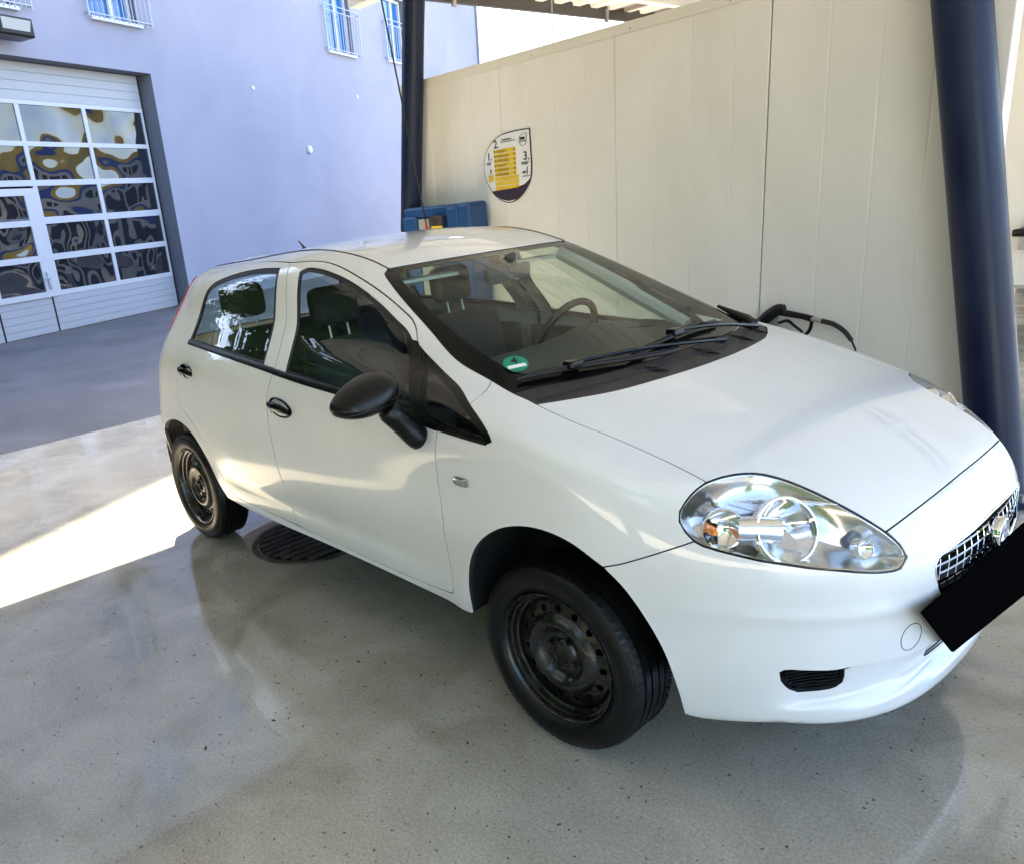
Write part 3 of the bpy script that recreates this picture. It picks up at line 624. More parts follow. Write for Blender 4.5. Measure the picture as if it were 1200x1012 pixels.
def ring3(uv):
    w_, z = uv[:, 0], uv[:, 1]; s = np.sign(w_); s[s == 0] = 1; a = np.abs(w_); O = np.zeros((len(uv), 3)); D = np.zeros_like(O); O[:, 2] = z
    ph = a/RHO; fr = ph < HP; mid = (~fr) & (a < RHO*HP-XR); re = (~fr) & (~mid)
    D[:, 0] = np.where(fr, np.cos(ph), 0); D[:, 1] = np.where(fr, -s*np.sin(ph), -s)
    O[:, 0] = np.where(mid, -(a-RHO*HP), 0); pr = (a-RHO*HP+XR)/RHO
    O[:, 0] = np.where(re, XR, O[:, 0]); D[:, 0] = np.where(re, -np.sin(pr), D[:, 0]); D[:, 1] = np.where(re, -s*np.cos(pr), D[:, 1])
    return shoot(O, D, 1.4, 120)
def ring2(p):
    x, y, z = p[:, 0], p[:, 1], p[:, 2]; s = np.where(y > 0, -1, 1)
    a = np.where(x >= 0, RHO*np.arctan2(np.abs(y), x), np.where(x > XR, RHO*HP-x, RHO*HP-XR+RHO*np.arctan2(XR-x, np.abs(y))))
    return np.c_[s*a, z]
def cap3(uv):
    u, th = uv[:, 0], uv[:, 1]/RHO; O = np.zeros((len(uv), 3)); O[:, 2] = ZC; O[:, 0] = np.maximum(u, XR)
    ph = np.where(u < XR, (XR-u)/RHO, 0); D = np.c_[-np.sin(ph), -np.sin(th)*np.cos(ph), np.cos(th)*np.cos(ph)]
    return shoot(O, D, 1.5, 120)
def cap2(p):
    x, y, z = p[:, 0], p[:, 1], p[:, 2]-ZC; th = np.arctan2(-y, z)
    u = np.where(x > XR, x, XR-RHO*np.arctan2(XR-x, np.hypot(y, z))); return np.c_[u, th*RHO]
def top3(uv):
    O = np.c_[uv, np.full(len(uv), .62)]; D = np.tile([0, 0, 1.], (len(uv), 1)); return shoot(O, D, 1.2, 100)
def top2(p): return p[:, :2].copy()
SC = np.array([.18, 0, .47])
def sph3(uv):
    a, e = uv[:, 0]/.7, uv[:, 1]/.7; D = np.c_[np.cos(e)*np.cos(a), -np.cos(e)*np.sin(a), np.sin(e)]; return shoot(np.tile(SC, (len(uv), 1)), D, 1.3, 120)
def sph2(p):
    v = p-SC; return np.c_[np.arctan2(-v[:, 1], v[:, 0]), np.arctan2(v[:, 2], np.hypot(v[:, 0], v[:, 1]))]*.7
CH = dict(sph=(sph3, sph2), ring=(ring3, ring2), cap=(cap3, cap2), top=(top3, top2))
def cr(pts, step=.018, lin=False):
    """smooth curve through points, resampled"""
    P = np.array(pts, float)
    if len(P) == 2 or lin:
        out = []
        for a, b in zip(P[:-1], P[1:]):
            n = max(1, int(np.linalg.norm(b-a)/step)); out += [a+(b-a)*k/n for k in range(n)]
        return np.array(out+[P[-1]])
    Q = np.vstack([2*P[0]-P[1], P, 2*P[-1]-P[-2]]); out = []
    for i in range(1, len(Q)-2):
        p0, p1, p2, p3 = Q[i-1:i+3]; n = max(1, int(np.linalg.norm(p2-p1)/step))
        # centripetal
        t01 = max(np.linalg.norm(p1-p0), 1e-6)**.5; t12 = max(np.linalg.norm(p2-p1), 1e-6)**.5; t23 = max(np.linalg.norm(p3-p2), 1e-6)**.5
        m1 = (p2-p1)+t12*((p1-p0)/t01-(p2-p0)/(t01+t12)); m2 = (p2-p1)+t12*((p3-p2)/t23-(p3-p1)/(t12+t23))
        for k in range(n):
            t = k/n; out.append((2*t**3-3*t*t+1)*p1+(t**3-2*t*t+t)*m1+(-2*t**3+3*t*t)*p2+(t**3-t*t)*m2)
    return np.array(out+[P[-1]])
def snap(P):
    for _ in range(6):
        g = grad(P); P = P-g*F(P)[:, None]*.9
    return P
def loop(*curves, step=.018):
    out = []
    for c in curves:
        lin = False
        if isinstance(c, tuple): c, lin = c[0], True
        q = cr(c, step, lin); out += list(q[:-1])
    return snap(np.array(out))
def inpoly(pt, poly):
    x, y = pt[:, 0][:, None], pt[:, 1][:, None]; x1, y1 = poly[:, 0][None], poly[:, 1][None]; x2, y2 = np.roll(poly[:, 0], -1)[None], np.roll(poly[:, 1], -1)[None]
    c = ((y1 > y) != (y2 > y)) & (x < (x2-x1)*(y-y1)/np.where(np.abs(y2-y1) < 1e-12, 1e-12, y2-y1)+x1)
    return (c.sum(1) % 2) == 1
def area(p): return .5*np.sum(p[:, 0]*np.roll(p[:, 1], -1)-np.roll(p[:, 0], -1)*p[:, 1])
def inset(p, d):
    if area(p) < 0: p = p[::-1]
    e = np.roll(p, -1, 0)-p; L_ = np.linalg.norm(e, axis=1, keepdims=True); e = e/np.maximum(L_, 1e-9); n = np.c_[-e[:, 1], e[:, 0]]
    m = n+np.roll(n, 1, 0); m = m/np.maximum(np.linalg.norm(m, axis=1, keepdims=True), .3); k = 1/np.clip((m*n).sum(1, keepdims=True), .5, 1)
    return p+m*d*k
def clean(p, eps=.0025):
    out = [p[0]]
    for q in p[1:]:
        if np.linalg.norm(q-out[-1]) > eps: out.append(q)
    if np.linalg.norm(out[0]-out[-1]) < eps: out.pop()
    return np.array(out)
FLANGE = [0]
def surf_mesh(P3, chart, holes=(), h=.03, gap=.0021, depth=.02, off=0., grow=0.):
    to3, to2 = CH[chart]
    outer = clean(inset(clean(to2(P3)), gap-grow)); hs = [clean(inset(clean(to2(H)), -gap-grow)) for H in holes]
    if area(outer) < 0: outer = outer[::-1]
    mn, mx = outer.min(0), outer.max(0)
    gx = np.arange(mn[0], mx[0], h); gy = np.arange(mn[1], mx[1], h*.866); g = np.array([(x+(.5*h if j % 2 else 0), y) for j, y in enumerate(gy) for x in gx])
    ok = inpoly(g, outer)
    for H in hs: ok &= ~inpoly(g, H)
    g = g[ok]; bd = np.vstack([outer]+hs)
    if len(g):
        keep = np.ones(len(g), bool)
        for i in range(0, len(g), 2000): keep[i:i+2000] = (np.linalg.norm(g[i:i+2000, None]-bd[None], axis=2).min(1) > .45*h)
        g = g[keep]
    V = np.vstack([bd, g]); edges = []; o = 0
    for q in [outer]+hs:
        n = len(q); edges += [(o+i, o+(i+1) % n) for i in range(n)]; o += n
    r = delaunay_2d_cdt([Vector(v) for v in V], edges, [], 0, 1e-6)
    W_ = np.array([v[:] for v in r[0]]); T = np.array([f for f in r[2] if len(f) == 3])
    c = W_[T].mean(1); ok = inpoly(c, outer)
    for H in hs: ok &= ~inpoly(c, H)
    T = T[ok]
    P = to3(W_); Nn = grad(P)
    tn = np.cross(P[T[:, 1]]-P[T[:, 0]], P[T[:, 2]]-P[T[:, 0]]); fl = (tn*Nn[T[:, 0]]).sum(1) < 0; T[fl] = T[fl][:, ::-1]
    # boundary edges from the triangles
    from collections import defaultdict
    ed = {}
    for t in T:
        for a, b in ((t[0], t[1]), (t[1], t[2]), (t[2], t[0])):
            if (b, a) in ed: del ed[(b, a)]
            else: ed[(a, b)] = 1
    P = P+Nn*off; verts = [tuple(v) for v in P]; norms = [tuple(v) for v in Nn]; faces = [tuple(int(i) for i in t) for t in T]
    if depth:
        acc = {}
        for (a, b) in ed:
            e = P[b]-P[a]; s = np.cross(e, Nn[a]); s /= max(np.linalg.norm(s), 1e-9)
            for v in (a, b): acc[v] = acc.get(v, 0)+s
        idx = {}
        rr = min(.0025, depth*.4)
        for v, s in acc.items():
            s = s/max(np.linalg.norm(s), 1e-9); i = len(verts); idx[v] = i
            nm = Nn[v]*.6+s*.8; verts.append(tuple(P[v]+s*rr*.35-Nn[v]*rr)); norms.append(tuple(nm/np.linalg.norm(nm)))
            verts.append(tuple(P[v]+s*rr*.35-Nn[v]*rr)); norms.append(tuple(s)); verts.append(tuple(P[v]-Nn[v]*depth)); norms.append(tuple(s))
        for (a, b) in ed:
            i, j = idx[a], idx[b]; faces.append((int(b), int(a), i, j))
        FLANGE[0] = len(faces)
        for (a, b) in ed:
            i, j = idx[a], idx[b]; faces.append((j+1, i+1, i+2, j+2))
    return verts, norms, faces
def mir(P3): Q = np.array(P3, float).copy(); Q[:, 1] *= -1; return Q
def panel(name, P3, chart, m, parent, both=False, **kw):
    v, n, f = surf_mesh(P3, chart, **kw); fm = None; ms = None
    if m is M['paint'] and kw.get('depth', .02): ms = [m, M['gap_shade']]; fm = [0]*FLANGE[0]+[1]*(len(f)-FLANGE[0])
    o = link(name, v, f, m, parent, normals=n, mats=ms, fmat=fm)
    if both:
        par2 = both if isinstance(both, bpy.types.Object) else parent
        v2 = [(a, -b, c) for a, b, c in v]; n2 = [(a, -b, c) for a, b, c in n]; f2 = [t[::-1] for t in f]
        o2 = link(name, v2, f2, m, par2, normals=n2, mats=ms, fmat=fm); return o, o2
    return o
def onring(pts):
    P = np.array(pts, float); return ring3(ring2(P))
def ontop(pts): return top3(np.array(pts, float)[:, :2])
# ================================================================ CAR: panels
car = tag(empty('parked_car', (0, 0, 0)), 'white five door hatchback with black steel wheels and black mirror, parked in the wash bay', 'car')
PT = M['paint']
# shared curves on the right flank (y < 0)
hoodside = [(-.124, -.680, 1.044), (-.045, -.681, 1.02), (.045, -.675, 1.0), (.105, -.666, .988), (.20, -.658, .96), (.29, -.655, .94), (.35, -.657, .925), (.403, -.659, .911)]
hoodrear = [(-.124, -.680, 1.044), (-.113, -.66, 1.04), (-.066, -.572, 1.04), (-.014, -.443, 1.037), (.016, -.308, 1.037), (.033, -.195, 1.036), (.042, -.09, 1.035), (.044, 0, 1.035)]
headtop = [(.403, -.659, .911), (.416, -.613, .912), (.438, -.566, .91), (.462, -.533, .906), (.497, -.507, .897), (.527, -.493, .887), (.577, -.476, .867), (.631, -.461, .844), (.685, -.445, .817), (.736, -.426, .785)]
headtip = [(.736, -.426, .785), (.767, -.414, .756), (.785, -.413, .728), (.784, -.437, .706), (.766, -.473, .704), (.736, -.523, .712), (.690, -.578, .725), (.648, -.618, .733), (.606, -.651, .742), (.563, -.681, .749), (.515, -.709, .760), (.475, -.730, .769), (.445, -.743, .777), (.426, -.750, .787)]
headrear = [(.426, -.750, .787), (.404, -.754, .807), (.387, -.754, .832), (.384, -.747, .857), (.390, -.728, .882), (.397, -.695, .903), (.403, -.659, .911)]
hoodfront = [(.736, -.426, .785), (.747, -.287, .795), (.752, -.138, .799), (.753, 0, .801)]
fenbump = [(.426, -.750, .787), (.37, -.782, .757), (.327, -.80, .734), (.251, -.823, .696), (.211, -.831, .681)]
arch_r = [(-.316, -.82, .352), (-.312, -.824, .40), (-.308, -.835, .46), (-.287, -.843, .545), (-.235, -.85, .632), (-.157, -.848, .696), (-.072, -.843, .729), (.017, -.84, .74), (.111, -.838, .727), (.211, -.831, .681)]
arch_f = [(.211, -.831, .681), (.272, -.819, .626), (.322, -.80, .548), (.365, -.78, .457), (.392, -.757, .345), (.402, -.74, .262)]
rarch = [(-2.064, -.817, .350), (-2.09, -.823, .386), (-2.136, -.83, .451), (-2.20, -.835, .547), (-2.27, -.837, .617), (-2.366, -.832, .660), (-2.487, -.824, .678), (-2.60, -.82, .668), (-2.70, -.81, .632), (-2.79, -.80, .555), (-2.84, -.79, .46), (-2.862, -.78, .36)]
doorbot = [(-1.98, -.83, .403), (-1.93, -.82, .388), (-1.693, -.82, .386), (-1.375, -.82, .382), (-1.322, -.818, .379), (-.9, -.815, .368), (-.651, -.818, .370), (-.54, -.82, .374), (-.43, -.822, .384)]
fdfront = [(-.43, -.822, .384), (-.402, -.826, .392), (-.397, -.829, .415), (-.399, -.834, .521), (-.399, -.845, .693), (-.410, -.841, .78), (-.414, -.84, .862), (-.412, -.84, .90), (-.398, -.833, .971)]
bcut = [(-1.375, -.82, .382), (-1.40, -.83, .46), (-1.413, -.848, .572), (-1.44, -.855, .689), (-1.456, -.851, .791), (-1.452, -.849, .905), (-1.432, -.84, .98), (-1.416, -.812, 1.055), (-1.44, -.745, 1.197), (-1.478, -.68, 1.335), (-1.515, -.60, 1.452)]
rdrear = [(-1.98, -.83, .403), (-2.028, -.832, .437), (-2.10, -.838, .53), (-2.15, -.842, .610), (-2.24, -.835, .672), (-2.35, -.825, .718), (-2.425, -.815, .760), (-2.462, -.812, .820), (-2.465, -.81, .90), (-2.450, -.80, .98), (-2.425, -.779, 1.045), (-2.405, -.73, 1.12), (-2.40, -.69, 1.20), (-2.385, -.65, 1.29), (-2.34, -.62, 1.355), (-2.25, -.59, 1.405), (-2.133, -.575, 1.432), (-1.977, -.57, 1.447), (-1.764, -.58, 1.455), (-1.515, -.60, 1.452)]
fdtop = [(-1.515, -.60, 1.452), (-1.44, -.60, 1.458), (-1.35, -.59, 1.457), (-1.27, -.585, 1.45), (-1.18, -.588, 1.434), (-1.066, -.596, 1.401), (-.951, -.605, 1.362), (-.841, -.616, 1.318), (-.767, -.625, 1.284), (-.717, -.633, 1.259), (-.690, -.643, 1.239), (-.665, -.66, 1.205), (-.655, -.671, 1.186)]
fdA = [(-.655, -.671, 1.186), (-.60, -.71, 1.12), (-.53, -.76, 1.05), (-.455, -.823, .982)]          # front edge of the door frame, above belt
tri_top = [(-.655, -.671, 1.186), (-.60, -.684, 1.158), (-.493, -.705, 1.111), (-.39, -.74, 1.082), (-.293, -.79, 1.048)]
tri_tip = [(-.293, -.79, 1.048), (-.225, -.815, 1.015), (-.178, -.83, .982), (-.166, -.835, .966), (-.191, -.837, .953), (-.26, -.836, .957), (-.33, -.835, .962), (-.398, -.833, .971)]
S1 = (-.31, -.674, 1.096); S2 = (-.293, -.79, 1.048)
wside = [(-.124, -.680, 1.044), (-.155, -.678, 1.053), (-.207, -.680, 1.066), S1]
wside2 = [S1, (-.464, -.669, 1.145), (-.646, -.631, 1.239), (-.80, -.597, 1.318), (-.90, -.567, 1.368), (-.968, -.537, 1.404), (-.983, -.508, 1.416)]
seam = [S1, (-.30, -.70, 1.09), (-.288, -.745, 1.075), S2]
ditch = [(-.983, -.508, 1.416), (-1.08, -.504, 1.444), (-1.177, -.508, 1.466), (-1.285, -.512, 1.483), (-1.40, -.515, 1.492), (-1.60, -.515, 1.494), (-1.9, -.51, 1.48), (-2.2, -.50, 1.462), (-2.45, -.48, 1.435), (-2.60, -.46, 1.405)]
# --- bonnet
ys = lambda c: [tuple(q) for q in mir(c)]
hood_loop = loop(hoodrear[::-1], hoodside, headtop, hoodfront, ys(hoodfront)[::-1], ys(headtop)[::-1], ys(hoodside)[::-1], ys(hoodrear))
hood = panel('bonnet', hood_loop, 'top', PT, car, h=.026, gap=.0022, depth=.03)
# --- fenders
sill_f = [(-.54, -.82, .374), (-.545, -.815, .342), (-.43, -.815, .341), (-.322, -.82, .342)]
fen_loop = loop(hoodside, headrear[::-1], fenbump, arch_r[::-1], ([arch_r[0], (-.322, -.82, .342)],), ([(-.322, -.82, .342), (-.545, -.815, .342)],), ([(-.545, -.815, .342), (-.54, -.82, .374)],), [(-.54, -.82, .374), (-.43, -.822, .384)], fdfront, tri_tip[::-1], seam[::-1], wside[::-1])
fenders = panel('front_fender', fen_loop, 'cap', PT, car, both=True, h=.022, gap=.0023, depth=.022)
# --- rocker
rk = loop((([(-2.07, -.82, .343), (-.546, -.815, .342)]),) if 0 else ([(-2.07, -.82, .343), (-.546, -.815, .342)],), ([(-.546, -.815, .342), (-.54, -.82, .374)],), [(-.54, -.82, .374), (-.651, -.818, .370), (-.9, -.815, .368), (-1.322, -.818, .379), (-1.693, -.82, .386), (-1.93, -.82, .388), (-1.98, -.83, .403)], rdrear[:3], ([(-2.10, -.838, .53), (-2.136, -.83, .451)],), rarch[:3][::-1], ([(-2.064, -.817, .350), (-2.07, -.82, .343)],))
panel('rocker_panel', rk, 'ring', PT, car, both=True, h=.03, gap=.0018, depth=.02)
# --- doors
def opening(pts): return pts
fw_top = [(-1.412, -.635, 1.420), (-1.372, -.616, 1.428), (-1.28, -.613, 1.424), (-1.187, -.615, 1.408), (-1.088, -.619, 1.383), (-.982, -.627, 1.346), (-.879, -.638, 1.302), (-.794, -.649, 1.259), (-.720, -.659, 1.222), (-.675, -.672, 1.186)]
fw_front = [(-.675, -.672, 1.186), (-.61, -.72, 1.11), (-.54, -.77, 1.045), (-.487, -.826, .988)]
fw_bot = [(-.487, -.826, .988), (-.9, -.818, 1.014), (-1.328, -.808, 1.046)]
fw_rear = [(-1.328, -.808, 1.046), (-1.345, -.765, 1.14), (-1.372, -.71, 1.24), (-1.398, -.66, 1.34), (-1.412, -.635, 1.420)]
fwin = loop(fw_top, fw_front, fw_bot, fw_rear)
rw_top = [(-1.575, -.619, 1.428), (-1.729, -.618, 1.428), (-1.914, -.621, 1.415), (-2.084, -.629, 1.389), (-2.205, -.637, 1.358), (-2.268, -.648, 1.318), (-2.30, -.668, 1.26), (-2.315, -.70, 1.19), (-2.322, -.757, 1.096)]
rw_bot = [(-2.322, -.757, 1.096), (-1.9, -.79, 1.080), (-1.503, -.805, 1.058)]
rw_front = [(-1.503, -.805, 1.058), (-1.52, -.755, 1.155), (-1.541, -.705, 1.25), (-1.562, -.65, 1.36), (-1.575, -.619, 1.428)]
rwin = loop(rw_top, rw_bot, rw_front)
fd_loop = loop(doorbot[3:], fdfront, ([(-.398, -.833, .971), (-.455, -.823, .982)],), fdA[::-1], fdtop[::-1], bcut[::-1])
fd = [tag(empty('front_door')), tag(empty('front_door'))]
rd = [tag(empty('rear_door')), tag(empty('rear_door'))]
for q in fd+rd: q.parent = car
panel('door_skin', fd_loop, 'cap', PT, fd[0], both=fd[1], holes=[fwin], h=.026, gap=.0036, depth=.02)
rd_loop = loop(doorbot[:4], bcut, rdrear[::-1])
panel('door_skin', rd_loop, 'cap', PT, rd[0], both=rd[1], holes=[rwin], h=.026, gap=.0036, depth=.02)
# --- side frame: pillars, cant rail, rear quarter
qrear = [(-2.60, -.46, 1.405), (-2.645, -.50, 1.365), (-2.632, -.57, 1.30), (-2.628, -.64, 1.21), (-2.650, -.70, 1.11), (-2.75, -.75, 1.0), (-2.88, -.745, .90), (-2.93, -.735, .80), (-2.93, -.735, .70), (-2.90, -.76, .64), (-2.835, -.785, .61)]
sf_loop = loop(wside2, ditch, qrear, ([(-2.835, -.785, .61), (-2.77, -.80, .58)],), rarch[2:10][::-1] and [(-2.77, -.80, .58), (-2.70, -.81, .632), (-2.60, -.82, .668), (-2.487, -.824, .678), (-2.366, -.832, .660), (-2.27, -.837, .617), (-2.20, -.835, .547), (-2.136, -.83, .451)], ([(-2.136, -.83, .451), (-2.10, -.838, .53)],), rdrear[2:], fdtop, tri_top, seam[::-1])
panel('side_frame', sf_loop, 'cap', PT, car, both=True, h=.024, gap=.0023, depth=.025)
fu = [(-2.60+.045*math.cos(a)*.8-.04, -.81, .885+.075*math.sin(a)) for a in np.linspace(0, 2*math.pi, 25)[:-1]]
# --- roof, tailgate, rear bumper, lamps
wtop = [(-.983, -.508, 1.416), (-.967, -.445, 1.419), (-.947, -.346, 1.422), (-.925, -.20, 1.425), (-.916, -.10, 1.426), (-.914, 0, 1.426)]
roofrear = [(-2.60, -.46, 1.405), (-2.68, -.3, 1.41), (-2.70, 0, 1.415)]
roof_loop = loop(wtop[::-1], ditch, roofrear, ys(roofrear)[::-1], ys(ditch)[::-1], ys(wtop))
panel('roof', roof_loop, 'top', PT, car, h=.04, gap=.004, depth=.025)
tg = empty('tailgate'); tg.parent = car
tgl = loop(roofrear, ys(roofrear)[::-1], ys(qrear[:6])[::-1][::-1], ys(qrear[5:8]), [(-2.93, .735, .70), (-3.15, .4, .66), (-3.19, 0, .65), (-3.15, -.4, .66), (-2.93, -.735, .70)], qrear[5:9][::-1][:4] and [(-2.93, -.735, .70), (-2.93, -.735, .80), (-2.88, -.745, .90), (-2.75, -.75, 1.0)], qrear[:6][::-1])
rgl = loop([(-2.80, 0, 1.36), (-2.80, -.25, 1.35), (-2.76, -.42, 1.33), (-2.76, -.52, 1.20), (-2.80, -.58, 1.08), (-2.98, -.3, 1.04), (-3.03, 0, 1.03)], ys([(-2.80, 0, 1.36), (-2.80, -.25, 1.35), (-2.76, -.42, 1.33), (-2.76, -.52, 1.20), (-2.80, -.58, 1.08), (-2.98, -.3, 1.04), (-3.03, 0, 1.03)])[::-1])
try: panel('tailgate_skin', clean(tgl), 'cap', PT, tg, holes=[rgl], h=.045, depth=.02)
except Exception as e: print('tailgate', e)
panel('rear_window', rgl, 'cap', M['side_glass'], tg, h=.06, depth=0, off=-.004)
rb = loop([(-2.862, -.78, .36), (-2.84, -.79, .46), (-2.79, -.80, .555), (-2.77, -.80, .58)], [(-2.77, -.80, .58), (-2.835, -.785, .61), (-2.90, -.76, .64), (-2.93, -.735, .70)], [(-2.93, -.735, .70), (-3.15, -.4, .66), (-3.19, 0, .65)], [(-3.19, 0, .65), (-3.15, .4, .66), (-2.93, .735, .70)], ys([(-2.77, -.80, .58), (-2.835, -.785, .61), (-2.90, -.76, .64), (-2.93, -.735, .70)])[::-1], ys(rarch[9:] + [])[::1][::1] and [(-2.77, .80, .58), (-2.79, .80, .555), (-2.84, .79, .46), (-2.862, .78, .36)], [(-2.862, .78, .36), (-3.0, .6, .345), (-3.15, 0, .34), (-3.0, -.6, .345), (-2.862, -.78, .36)])
RB3 = rb
def rear_ring(P3):   # keep both sides of the seam at the tail in one chart: angle about the tail
    return P3
# rear bumper in two halves that meet at the centre line
rbh = loop([(-2.862, -.78, .36), (-2.84, -.79, .46), (-2.79, -.80, .555), (-2.77, -.80, .58)], [(-2.77, -.80, .58), (-2.835, -.785, .61), (-2.90, -.76, .64), (-2.93, -.735, .70)], [(-2.93, -.735, .70), (-3.15, -.4, .66), (-3.19, -.004, .65)], ([(-3.19, -.004, .65), (-3.15, -.004, .345)],), [(-3.15, -.004, .345), (-3.0, -.6, .345), (-2.862, -.78, .36)])
panel('rear_bumper', rbh, 'ring', PT, car, both=True, h=.04, gap=0, depth=.02)
tl = loop([(-2.645, -.50, 1.365), (-2.632, -.57, 1.30), (-2.628, -.64, 1.21), (-2.650, -.70, 1.11)], [(-2.650, -.70, 1.11), (-2.80, -.60, 1.10), (-2.79, -.52, 1.22), (-2.74, -.46, 1.34), (-2.645, -.50, 1.365)])
panel('tail_lamp', tl, 'cap', M['red_lamp'], car, both=True, h=.03, depth=.02, off=.006)
# --- front bumper
bump_low = [(.402, -.74, .262), (.452, -.70, .252), (.51, -.675, .262), (.576, -.631, .272), (.66, -.56, .276), (.749, -.441, .274), (.80, -.30, .270), (.823, -.17, .270), (.827, 0, .270)]
gt = [(.824, -.318, .640), (.821, -.333, .672), (.819, -.333, .690), (.820, -.322, .702), (.826, -.29, .709), (.833, -.233, .714), (.840, -.133, .719), (.842, -.04, .722), (.842, 0, .723)]
gb = [(.824, -.318, .640), (.824, -.305, .608), (.826, -.288, .590), (.832, -.25, .584), (.840, -.2, .580), (.849, -.12, .578), (.852, 0, .577)]
gr_loop = loop(gt, ys(gt)[::-1], ys(gb), gb[::-1])
lg_ = [(.815, -.226, .372), (.82, -.222, .360), (.83, -.15, .354), (.83, 0, .352)]
lgt = [(.815, -.226, .372), (.82, -.222, .384), (.82, -.15, .392), (.83, 0, .40)]
lint = loop(lgt, ys(lgt)[::-1], ys(lg_), lg_[::-1])
fog = loop([(.610, -.648, .442), (.617, -.643, .450), (.66, -.60, .449), (.725, -.525, .445)], [(.725, -.525, .445), (.724, -.515, .40), (.722, -.517, .382)], [(.722, -.517, .382), (.711, -.53, .370), (.685, -.563, .365), (.652, -.601, .368), (.632, -.622, .384), (.614, -.643, .415), (.610, -.648, .442)])
bl_loop = loop(hoodfront[::-1], headtip, fenbump, arch_f, bump_low, ys(bump_low)[::-1], ys(arch_f)[::-1], ys(fenbump)[::-1], ys(headtip)[::-1], ys(hoodfront))
panel('front_bumper', bl_loop, 'sph', PT, car, holes=[gr_loop, lint, fog, mir(fog)], h=.0135, gap=.0023, depth=.03)
def closed_curve_tube(P, r, name, m, par, n=6): b = MB(); b.tube(list(P)+[P[0]], r, n, False); return b.build(name, m, par, True)
fc = np.array([(0, -.379+.0375*math.cos(a), .503+.0375*math.sin(a)) for a in np.linspace(0, 2*math.pi, 41)]); fc[:, 0] = .80
fcp = onring(fc)
for sg_ in (1, -1):
    q = fcp*np.array([1, sg_, 1]); b = MB(); b.tube(list(q), .0011, 5, False); b.build('tow_cover_seam', M['gap_black'], car)
# fog recess louvres
for sg_ in (1, -1):
    fg = empty('lower_grille'); fg.parent = car
    v, n, f = surf_mesh(fog, 'ring', h=.02, gap=0, depth=0, off=-.016); v = [(a, sg_*b_, c) for a, b_, c in v]; link('back', v, f if sg_ > 0 else [t[::-1] for t in f], M['gloss_black'], fg)
    for k in range(8):
        z = .374+k*.0098; tt = np.linspace(0, 1, 14); pts = np.array([(.625+.10*t, -.640+.125*t, z) for t in tt]); pts = pts[inpoly(ring2(pts), inset(ring2(fog), .006))]
        if len(pts) > 2:
            q = onring(pts); q = q-grad(q)*.008; q[:, 1] *= sg_; b = MB(); b.tube(list(q), .0026, 6); b.build('louvre', M['black_plastic'], fg, True)
# lower centre intake
v, n, f = surf_mesh(lint, 'ring', h=.04, gap=0, depth=0, off=-.03); li = empty('centre_intake'); li.parent = car; link('back', v, f, M['dark'], li)
for k in range(5):
    z = .360+k*.008; t_ = np.linspace(-.215, .215, 24); q = onring([(.82, t, z) for t in t_]); q = q-grad(q)*.008; b = MB(); b.tube(list(q), .003, 6); b.build('bar', M['chrome'] if k in (0, 2) else M['black_plastic'], li, True)
# --- grille
gg = empty('grille'); gg.parent = car
v, n, f = surf_mesh(gr_loop, 'ring', h=.03, gap=0, depth=0, off=-.035); link('back', v, f, M['dark'], gg)
P = onring(cr(gt+ys(gt)[::-1][1:]+ys(gb)[1:]+gb[::-1][1:], .012)); Nn = grad(P); b = MB(); b.tube(list(P-Nn*.001), .0034, 8, False); b.build('surround', M['chrome'], gg, True)
gin = inset(ring2(gr_loop), .002)
def strip(q, hz, hx, name, m):
    """flat bar following the surface: q points, hz half height, hx depth"""
    nn = grad(q); up = np.array([0, 0, 1.]); V = []; Fc = []
    for p_, n_ in zip(q, nn):
        for dz, dx in ((hz, 0), (-hz, 0), (-hz, -hx), (hz, -hx)): V.append(p_+up*dz+n_*(dx-.002))
    for i in range(len(q)-1):
        for k in range(4): Fc.append((i*4+k, i*4+(k+1) % 4, (i+1)*4+(k+1) % 4, (i+1)*4+k))
    Fc += [(0, 1, 2, 3), tuple((len(q)-1)*4+k for k in (3, 2, 1, 0))]
    b = MB(); b.add(V, Fc); return b.build(name, m, gg)
for k in range(6):
    z = .588+k*.0235; y_ = np.linspace(-.335, .335, 41); pts = np.array([(.84, y, z+.012*(y/.33)**2*0) for y in y_]); pts = pts[inpoly(ring2(pts), gin)]
    if len(pts) > 2: strip(onring(pts), .0030, .016, 'bar', M['chrome'])
for k in range(17):
    y = -.315+k*.63/16; z_ = np.linspace(.58, .722, 12); pts = np.array([(.84, y, z) for z in z_]); pts = pts[inpoly(ring2(pts), gin)]
    if len(pts) > 2:
        q = onring(pts)-grad(onring(pts))*.004; b = MB(); b.tube(list(q), .0017, 5); b.build('mullion', M['chrome'], gg)
# badge
bc = onring([(.85, 0, .668)])[0]+np.array([.012, 0, 0]); bd = empty('badge'); bd.parent = car
b = MB(); b.lathe([(-.016, .042), (.0, .0445), (.006, .042), (.007, .038), (.003, .035)], 40, 'x', tuple(bc)); b.build('rim', M['chrome'], bd, True)
b = MB(); b.lathe([(.003, .036), (.007, .02), (.008, 0)], 32, 'x', tuple(bc)); b.build('face', mat('badge_dark_red', (.10, .012, .014), .15, 0, 1), bd, True)
b = MB()
for dy in (-.018, -.006, .006, .018): b.box(bc[0]+.006, bc[0]+.010, bc[1]+dy-.002, bc[1]+dy+.002, bc[2]-.014, bc[2]+.014)
b.build('bars', M['chrome'], bd)
# black board over the number plate
quad = [(.838, -.352, .563), (.862, -.175, .402), (.915, .335, .345), (.888, .300, .640)]
